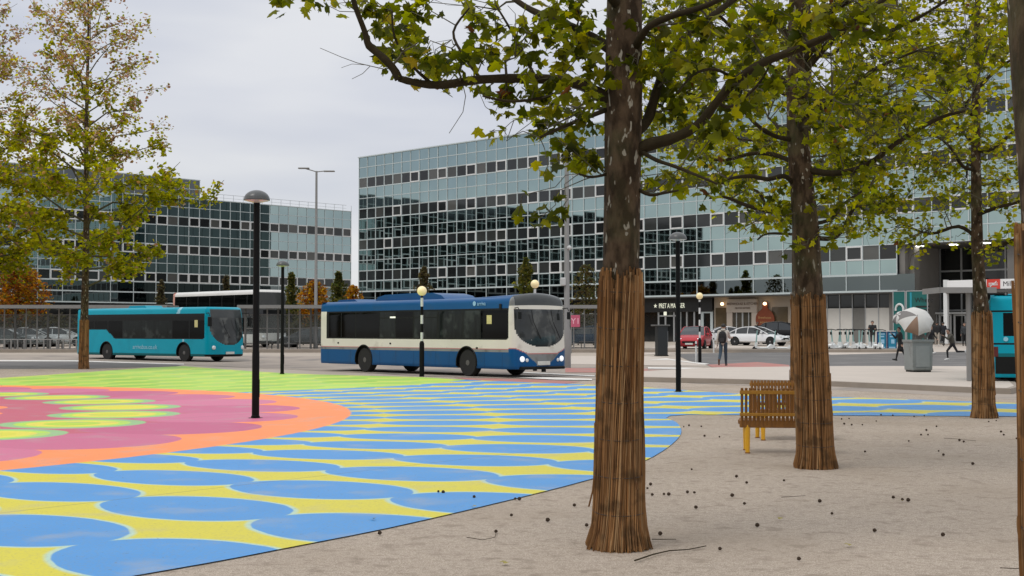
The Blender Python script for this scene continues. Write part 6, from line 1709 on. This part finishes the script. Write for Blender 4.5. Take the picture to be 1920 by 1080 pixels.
# ================================================================== PEOPLE
M_skin = mat('skin', (0.40, 0.24, 0.17), 0.55, var=0.06)
M_skin2 = mat('skin_deep', (0.20, 0.11, 0.07), 0.55, var=0.06)
M_hair = mat('dark_hair', (0.012, 0.010, 0.009), 0.6)
M_eye = mat('eye', (0.02, 0.02, 0.02), 0.2)
def cloth(n, c): return mat(n, c, 0.85, var=0.18, scale=7)
def person(label, loc, heading, h, pose, outfit, skin=None, hair=True):
    """one continuous body: tapered limbs fused into a single surface, then clothed by region"""
    s = h / 1.75
    o = empty('person', loc, heading, label, 'person')
    caps = []                                   # p0, r0, p1, r1, region
    g = lambda k_, d=0: pose.get(k_, d)
    V3 = lambda x, y, z: Vector((x, y, z))
    pel = V3(0, 0, 0.93 + g('drop')); lean = R(g('lean', 4)); 
    sp = V3(math.sin(lean), 0, math.cos(lean))
    chest = pel + sp * 0.36; neck = pel + sp * 0.54
    head = neck + V3(math.sin(lean * 0.6) * 0.16 + g('headfwd', 0.02), 0, 0.145)
    caps += [(pel + V3(0, 0.075, -0.02), 0.105, pel + V3(0, -0.075, -0.02), 0.105, 'legs'), (pel, 0.125, pel + sp * 0.16, 0.122, 'top'), (pel + sp * 0.16, 0.122, chest, 0.138, 'top')]
    bl_ = g('bulk', 0.0)
    for y in (1, -1):
        caps.append((pel + sp * 0.10 + V3(0, y * 0.06, 0), 0.105 + bl_, chest + V3(0, y * 0.085, 0.02), 0.118 + bl_, 'top'))
        caps.append((chest + V3(0, y * 0.06, 0.08), 0.10, chest + V3(0, y * 0.175, 0.115), 0.068 + bl_ * 0.5, 'top'))
    caps.append((chest + sp * 0.10, 0.075, neck, 0.058, 'top')); caps.append((neck, 0.054, head - V3(0, 0, 0.06), 0.056, 'skin'))
    caps += [(head + V3(0.0, 0, 0.035), 0.094, head + V3(-0.01, 0, 0.02), 0.097, 'skin'), (head + V3(0.015, 0, -0.02), 0.078, head + V3(0.045, 0, -0.085), 0.046, 'skin'), (head + V3(0.09, 0, 0.0), 0.012, head + V3(0.112, 0, -0.028), 0.016, 'skin')]
    for y in (1, -1): caps.append((head + V3(-0.005, y * 0.09, 0.015), 0.018, head + V3(-0.008, y * 0.096, -0.025), 0.013, 'skin'))
    for y, k_ in ((1, 'L'), (-1, 'R')):
        hip = pel + V3(0, y * 0.092, -0.04); t = R(g('thigh' + k_)); kn = R(g('knee' + k_)); 
        knee = hip + V3(math.sin(t), 0, -math.cos(t)) * 0.43
        an = t - kn
        ank = knee + V3(math.sin(an), 0, -math.cos(an)) * 0.41
        caps += [(hip, 0.088 + g('loose') * 0.5, knee, 0.058 + g('loose'), 'legs'), (knee, 0.057 + g('loose'), knee.lerp(ank, 0.35), 0.056 + g('loose'), 'legs'), (knee.lerp(ank, 0.35), 0.056 + g('loose'), ank, 0.040 + g('loose'), 'legs')]
        fa = R(g('foot' + k_)) + an
        fd = V3(math.cos(fa), 0, math.sin(fa)); up = V3(-math.sin(fa), 0, math.cos(fa))
        heel = ank - up * 0.055 - fd * 0.04; toe = heel + fd * 0.21
        caps += [(ank, 0.045, heel, 0.042, 'shoes'), (heel, 0.042, toe, 0.036, 'shoes'), (ank - up * 0.01, 0.042, toe - fd * 0.06 + up * 0.01, 0.036, 'shoes')]
        sh = chest + V3(0, y * 0.19, 0.105); a = R(g('sh' + k_)); ab = R(g('out' + k_, 9)); e_ = R(g('el' + k_, 12)); 
        ud = V3(math.sin(a), y * math.sin(ab), -math.cos(a)).normalized(); el = sh + ud * 0.29
        fdv = V3(math.sin(a + e_), y * math.sin(ab) * g('in' + k_, 0.6), -math.cos(a + e_)).normalized(); wr = el + fdv * 0.255
        caps += [(sh, 0.062 + bl_ * 0.5, el, 0.047 + bl_ * 0.4, 'top'), (el, 0.047 + bl_ * 0.4, wr, 0.036 + bl_ * 0.3, 'top'), (wr, 0.030, wr + fdv * 0.03, 0.030, 'skin')]
        side = Vector((0, 0, 1)).cross(fdv); side = side.normalized() if side.length > 0.1 else V3(1, 0, 0)
        if abs(fdv.z) > 0.8: side = V3(1, 0, 0)
        pn = fdv.cross(side).normalized() * (1 if y > 0 else -1)
        palm = wr + fdv * 0.045
        for q_ in (-0.024, 0.0, 0.024): caps.append((wr + fdv * 0.02 + side * q_ * 0.7, 0.017, wr + fdv * 0.085 + side * q_, 0.016, 'skin'))
        cu = g('curl', 0.55)
        for i_, q_ in enumerate((-0.030, -0.010, 0.010, 0.030)):
            ln = (0.030, 0.036, 0.034, 0.027)[i_]
            b0 = wr + fdv * 0.085 + side * q_; c_ = fdv
            for j in range(3):
                c2 = (c_ * math.cos(cu * (j + 0.4)) - pn * math.sin(cu * (j + 0.4))).normalized()
                b1_ = b0 + c2 * ln * (1 - 0.2 * j); caps.append((b0, 0.0105 - 0.001 * j, b1_, 0.0095 - 0.001 * j, 'skin')); b0 = b1_
        th0 = wr + fdv * 0.03 + side * 0.026; th1 = th0 + (fdv * 0.6 + side * 0.8).normalized() * 0.04; th2 = th1 + (fdv * 0.95 - pn * 0.3).normalized() * 0.03
        caps += [(th0, 0.013, th1, 0.011, 'skin'), (th1, 0.011, th2, 0.0095, 'skin')]
        o['wrist' + k_] = list((wr + fdv * 0.07) * s)
    if g('coat'):                                # coat skirt below the hips
        for y in (1, -1): caps.append((pel + V3(0, y * 0.05, 0.05), 0.13, pel + V3(-0.02, y * 0.07, -g('coat')), 0.125, 'top'))
    if g('hood'): caps.append((neck + V3(-0.07, 0.05, 0.02), 0.055, neck + V3(-0.07, -0.05, 0.02), 0.055, 'top'))
    mb = MB()
    for (p0, r0, p1, r1, tg) in caps:
        ax = p1 - p0; L_ = ax.length; d = ax.normalized() if L_ > 1e-6 else V3(0, 0, 1)
        pts = []; rad = []
        for a in np.linspace(-80, -10, 4): pts.append(p0 + d * r0 * math.sin(R(a))); rad.append(r0 * math.cos(R(a)))
        for a in np.linspace(10, 80, 4): pts.append(p1 + d * r1 * math.sin(R(a))); rad.append(r1 * math.cos(R(a)))
        mb.tube([q_ * s for q_ in pts], [r_ * s for r_ in rad], 10)
    raw = mb.build('raw', M_skin)
    md = raw.modifiers.new('fuse', 'REMESH'); md.mode = 'VOXEL'; md.voxel_size = 0.0085 * s
    sm_ = raw.modifiers.new('smooth', 'SMOOTH'); sm_.iterations = 3; sm_.factor = 0.4
    dg = bpy.context.evaluated_depsgraph_get()
    me = bpy.data.meshes.new_from_object(raw.evaluated_get(dg)); me.name = 'body'
    bpy.data.objects.remove(raw)
    N = len(me.polygons); cen = np.empty(N * 3, np.float32); me.polygons.foreach_get('center', cen); cen = cen.reshape(-1, 3) / s
    best = np.full(N, 1e9); idx = np.zeros(N, int)
    order = ['skin', 'top', 'legs', 'shoes']
    for (p0, r0, p1, r1, tg) in caps:
        a = np.array(p0); ab_ = np.array(p1) - a; l2 = max(1e-9, ab_ @ ab_)
        t = np.clip(((cen - a) @ ab_) / l2, 0, 1)
        dist = np.linalg.norm(cen - a - t[:, None] * ab_, axis=1) - (r0 + (r1 - r0) * t)
        m_ = dist < best; best[m_] = dist[m_]; idx[m_] = order.index(tg)
    me.materials.clear()
    for m_ in (skin or M_skin, outfit['top'], outfit['legs'], outfit['shoes']): me.materials.append(m_)
    me.polygons.foreach_set('material_index', idx.astype(np.int32)); me.polygons.foreach_set('use_smooth', [True] * N)
    zmin = min(v.co.z for v in me.vertices)
    for v in me.vertices: v.co.z -= zmin
    bo = bpy.data.objects.new('body', me); COL.objects.link(bo); bo.parent = o
    hs = head * s - Vector((0, 0, zmin))
    if hair:
        hb = MB(); ring = []
        hb.lathe([(0.104 * math.cos(a), 0.112 * math.sin(a)) for a in np.linspace(-0.35, 1.5, 10)], 20)
        for i, v in enumerate(hb.v):
            x, y, z = v
            if x > 0.03 and z < 0.05: z = 0.05 + (z - 0.05) * 0.2; x *= 0.93
            hb.v[i] = (x * s, y * s * 0.97, z * s)
        hb.build('hair', M_hair, o, smooth=True, loc=hs + Vector((-0.008, 0, 0.03)) * s)
    eb = MB()
    for y in (1, -1): eb.lathe([(0.004, -0.004), (0.011, 0), (0.004, 0.004)], 8, (0.088 * s, y * 0.034 * s, 0.0), 0, 'x')
    eb.build('eyes', M_eye, o, loc=hs)
    o['zmin'] = zmin
    return o
dark = cloth('black_cloth', (0.012, 0.012, 0.013)); jeans = cloth('blue_jeans', (0.035, 0.06, 0.085)); cream = cloth('cream_jacket', (0.48, 0.45, 0.40)); grey = cloth('grey_coat', (0.14, 0.135, 0.13)); olive = cloth('olive_jacket', (0.07, 0.065, 0.05)); beige = cloth('beige_cloth', (0.34, 0.30, 0.25)); shoe = mat('dark_shoe', (0.015, 0.014, 0.013), 0.5); wshoe = mat('white_shoe', (0.6, 0.6, 0.58), 0.5); bshoe = mat('brown_shoe', (0.09, 0.05, 0.03), 0.5)
def gp(px, Y, z=None): p = wp(px, 620, Y); return (p.x, Y, gz(Y) if z is None else z)
walk = dict(thighR=24, kneeR=6, thighL=-20, kneeL=16, footL=-14, shL=20, shR=-18, elL=22, elR=14)
pm = person('person in a cream jacket and blue jeans walking away with a black backpack', gp(1356, 60.0), R(70), 1.87, dict(thighR=8, kneeR=2, thighL=-22, kneeL=24, footL=-32, shL=-10, shR=35, elR=55, elL=18, lean=5, bulk=0.02, hood=1, loose=0.012), dict(top=cream, legs=jeans, shoes=bshoe))
b = MB()
for k_, (z, rx, ry) in enumerate([(0, 0.10, 0.16)]): pass
vs = []; fs = []; n = 20; lv = [(0.0, 0.02, 0.05), (0.02, 0.09, 0.14), (0.10, 0.125, 0.175), (0.25, 0.13, 0.185), (0.40, 0.12, 0.17), (0.50, 0.085, 0.13), (0.54, 0.02, 0.04)]
for (z, a_, c_) in lv:
    for i in range(n):
        t = 2 * math.pi * i / n; cs, sn = math.cos(t), math.sin(t)
        vs.append((a_ * math.copysign(abs(cs) ** 0.75, cs), c_ * math.copysign(abs(sn) ** 0.75, sn), z))
for i in range(len(lv) - 1):
    for k_ in range(n): fs.append((i * n + k_, i * n + (k_ + 1) % n, (i + 1) * n + (k_ + 1) % n, (i + 1) * n + k_))
fs += [tuple(reversed(range(n))), tuple(range((len(lv) - 1) * n, len(lv) * n))]
def along(o, p): return o.matrix_basis @ Vector(p)
bp_ = b.add(vs, fs).build('backpack', dark, None, smooth=50)
bk = empty('backpack', along(pm, (-0.20, 0, 1.04)), R(70), 'round black backpack worn by the person in the cream jacket', 'backpack')
bp_.name = 'bag'; bp_.parent = bk
for s in (-1, 1):
    b = MB(); b.tube([(0.05, s * 0.10, 0.48), (0.17, s * 0.115, 0.50), (0.33, s * 0.125, 0.40), (0.335, s * 0.13, 0.22), (0.16, s * 0.15, 0.10), (0.06, s * 0.14, 0.08)], 0.016, 6); b.build('strap', dark, bk)
b = MB(); b.prism([(-0.10, 0.06), (0.10, 0.06), (0.11, 0.24), (-0.11, 0.24)], -0.155, -0.115, 0, lambda x, y, z: (z, x, y)); b.build('front_pocket', mat('bag_pocket', (0.02, 0.02, 0.022), 0.7), bk)

person('person in a dark jacket standing behind the scooters', gp(1636, 95), R(-110), 1.92, dict(shL=25, shR=25, elL=80, elR=80, inL=-0.6, inR=-0.6, lean=2, bulk=0.025, thighL=2, thighR=-2), dict(top=dark, legs=cloth('charcoal_cloth', (0.03, 0.03, 0.033)), shoes=shoe))
person('person in black walking, holding the small striped umbrella', gp(1688, 68), R(175), 1.72, dict(shR=40, elR=100, shL=-12, lean=4, thighR=16, kneeR=4, thighL=-14, kneeL=14, footL=-12, coat=0.34, bulk=0.02), dict(top=dark, legs=dark, shoes=shoe))
person('person in a grey coat under the large umbrella, behind the litter bin', gp(1719, 49.0, 0.156), R(20), 1.68, dict(shR=38, elR=105, shL=5, elL=30, lean=6, coat=0.4, bulk=0.035), dict(top=grey, legs=dark, shoes=shoe))
person('person in black walking behind the right edge of the large umbrella', gp(1744, 80), R(-60), 1.74, walk, dict(top=dark, legs=dark, shoes=wshoe))
person('person in a dark jacket and beige trousers at the station doors', gp(1757, 100), R(80), 1.80, dict(shL=5, shR=12, thighL=8, thighR=-8, kneeR=8, loose=0.02, bulk=0.03), dict(top=dark, legs=beige, shoes=wshoe))
person('person in black beside the white canopy post at the station doors', gp(1769, 101), R(100), 1.76, dict(walk, thighR=12, thighL=-10), dict(top=cloth('navy_cloth', (0.014, 0.016, 0.022)), legs=dark, shoes=shoe))
person('person running in an olive jacket with one white shoe showing', gp(1786, 71), R(178), 1.76, dict(thighR=38, kneeR=42, thighL=-28, kneeL=62, footL=-25, shL=45, elL=80, shR=-48, elR=75, lean=18, headfwd=0.04, bulk=0.025, drop=-0.03), dict(top=olive, legs=dark, shoes=wshoe))
person('person in black seen over the roof of the white saloon car', gp(1420, 107.5), R(-90), 1.74, dict(bulk=0.03, thighL=2, thighR=-2), dict(top=dark, legs=dark, shoes=shoe), M_skin2)
person('person in dark clothes standing at the station doors, right of the runner', gp(1808, 101), R(-100), 1.74, dict(thighL=3, thighR=-3), dict(top=cloth('slate_cloth', (0.04, 0.045, 0.05)), legs=dark, shoes=shoe))

# umbrellas
def umbrella(label, top, aim, r, gores, hand):
    o = empty('umbrella', top, 0, label, 'umbrella')
    o.rotation_euler = Vector(aim).to_track_quat('Z', 'Y').to_euler()
    n = 8
    for g_, m_ in enumerate(gores):
        mb = MB(); vs = []; fs = []; K, J = 6, 7
        for lay in (0, 0.006):
            for j in range(J + 1):
                t = j / J; ph = 1.12 * t
                for k_ in range(K + 1):
                    u = k_ / K; a = 2 * math.pi * (g_ + u) / n
                    sag = 1 - 0.05 * math.sin(math.pi * u) * t - (0.06 * math.sin(math.pi * u) * (t > 0.95))
                    rr_ = r * math.sin(ph) / math.sin(1.12) * sag
                    vs.append((rr_ * math.cos(a), rr_ * math.sin(a), -r * 0.52 * (1 - math.cos(ph)) / (1 - math.cos(1.12)) - lay))
        m1 = (J + 1) * (K + 1)
        for j in range(J):
            for k_ in range(K):
                q_ = j * (K + 1) + k_
                fs += [(q_, q_ + 1, q_ + K + 2, q_ + K + 1), (m1 + q_, m1 + q_ + K + 1, m1 + q_ + K + 2, m1 + q_ + 1)]
        mb.add(vs, fs).build('canopy_gore', m_, o, smooth=True)
    b = MB()
    for g_ in range(n):
        a = 2 * math.pi * g_ / n
        b.tube([(r * math.sin(1.12 * t) / math.sin(1.12) * math.cos(a), r * math.sin(1.12 * t) / math.sin(1.12) * math.sin(a), -r * 0.52 * (1 - math.cos(1.12 * t)) / (1 - math.cos(1.12)) - 0.012) for t in np.linspace(0, 1, 7)], 0.005, 4)
    b.build('ribs', M_dgrey, o)
    b = MB(); b.tube([(0, 0, 0.06), (0, 0, -0.86)], 0.008, 6); b.build('shaft', M_dgrey, o)
    b = MB(); b.tube([(0, 0, -0.80), (0, 0, -0.95), (0.03, 0, -1.0), (0.07, 0, -0.97)], 0.016, 7); b.build('handle', M_trim, o)
M_uw = mat('umbrella_white', (0.56, 0.55, 0.52), 0.7, var=0.08); M_ut = mat('umbrella_tan', (0.24, 0.15, 0.10), 0.7, var=0.25, scale=3); M_ug = mat('umbrella_grey', (0.17, 0.16, 0.15), 0.7)
umbrella('large white umbrella with one tan panel, held above the litter bin', wp(1720, 592, 48.7), (-0.06, -0.80, 0.60), 0.66, [M_uw, M_uw, M_uw, M_ug, M_uw, M_ut, M_uw, M_uw], None)
umbrella('small pale umbrella with grey stripes, held by the person in black', wp(1683, 590, 67.6), (-0.62, -0.42, 0.62), 0.44, [M_uw, M_ug] * 4, None)

# ================================================================== LITTER ON THE GRAVEL
def seedball(px, py, i, first=[None]):
    p = at(px, py)
    if first[0] is None:
        bm = bmesh.new(); bmesh.ops.create_icosphere(bm, subdivisions=2, radius=0.0155)
        for v in bm.verts: v.co *= 1 + 0.10 * math.sin(v.co.x * 900 + v.co.y * 1300 + v.co.z * 700)
        me = bpy.data.meshes.new('seed_ball'); bm.to_mesh(me); bm.free(); me.materials.append(mat('seed_brown', (0.045, 0.028, 0.016), 0.95, var=0.3, scale=40))
        first[0] = bpy.data.objects.new('seed_ball', me); o = first[0]
    else: o = first[0].copy()
    COL.objects.link(o); o.location = (p.x, p.y, 0.014 + 0.012); s = 0.8 + 0.5 * ((i * 37) % 10) / 10; o.scale = (s, s, s * 0.9)
    tag(o, 'small round brown plane tree seed ball lying on the ground', 'seed ball', 'seed balls scattered under the trees')
pts = [(822, 926), (831, 927), (889, 936), (966, 940), (974, 940), (1077, 952), (959, 971), (1027, 980), (712, 1005), (930, 1002), (1214, 920), (1220, 912), (1223, 932), (1245, 931), (1254, 931), (1289, 927), (1302, 928), (1373, 933), (1305, 956), (1396, 949), (1297, 884), (1381, 897), (1400, 909), (1470, 905), (1537, 944), (1675, 937), (1692, 941), (1703, 942), (1768, 1008), (1498, 1054), (1282, 803), (1292, 800), (1315, 802), (1349, 822), (1321, 820), (1578, 788), (1592, 787), (1583, 797), (1597, 799), (1617, 799), (1643, 792), (1652, 780), (1674, 781), (1704, 830), (1737, 809), (1727, 818), (1740, 818), (1799, 828), (1807, 831), (1622, 850), (1760, 849), (1769, 856), (1756, 802), (1854, 793), (1877, 812), (1882, 818), (1906, 825), (1824, 873), (1714, 783), (1733, 782), (1868, 791), (1238, 1006), (1100, 990), (1560, 968), (1420, 990), (1640, 1000), (1350, 1035)]
for i, (px, py) in enumerate(pts): seedball(px, py, i)
def twig(label, pl, r):
    b = MB(); P = [Vector((at(x, y).x, at(x, y).y, 0.016 + r)) for x, y in pl]
    b.tube(P, [r * (1 - 0.5 * i / len(P)) for i in range(len(P))], 6)
    tag(b.build('fallen_twig', M_limb, None, smooth=True), label, 'twig', 'twigs fallen on the gravel')
twig('longest fallen twig, lying right of the foot of the nearest tree', [(1190, 1057), (1225, 1045), (1255, 1038), (1290, 1036), (1324, 1029)], 0.0055)
twig('fallen twig at the bottom right corner', [(1875, 1070), (1920, 1072), (1990, 1075)], 0.003)
twig('thin crooked twig left of the foot of the nearest tree', [(875, 1012), (905, 1017), (928, 1012), (931, 1000)], 0.003)
twig('short twig on the gravel below the second tree', [(1465, 936), (1483, 935), (1510, 933)], 0.003)
twig('thin twig on the gravel right of the second tree', [(1770, 824), (1790, 825), (1830, 829)], 0.003)
twig('thin twig behind the foot of the nearest tree', [(1222, 1016), (1240, 1016), (1268, 1016)], 0.004)

M_fl = mat('fallen_leaf', (0.30, 0.25, 0.06), 0.7, var=0.3, scale=20)
for i, (px, py, cl_, lb) in enumerate(((945, 1062, 1.0, 'yellow green leaf lying on the gravel left of the nearest trunk'), (1690, 944, 0.9, 'pale dry leaf on the gravel in front of the yellower tree'), (700, 978, 0.8, 'dry leaf near the edge of the paint, left of the nearest tree'), (888, 955, 0.8, 'dry leaf lying on the blue paint by the gravel edge'), (1462, 978, 0.8, 'dry leaf on the gravel below the second tree'), (1590, 1028, 0.9, 'dry leaf alone on the gravel near the bottom edge'))):
    p = at(px, py); b = MB(); a = i * 1.3
    vs = [(0, 0, 0.012)] + [(0.055 * cl_ * (x * math.cos(a) - y * math.sin(a)), 0.055 * cl_ * (x * math.sin(a) + y * math.cos(a)), 0.004 + 0.012 * abs(math.sin(3 * k_))) for k_, (x, y) in enumerate(LOBED)]
    b.add(vs, [(0, k_ + 1, (k_ + 1) % len(LOBED) + 1) for k_ in range(len(LOBED))])
    tag(b.build('fallen_leaf', M_fl, None, loc=(p.x, p.y, 0.018)), lb, 'leaf', 'leaves fallen on the ground')
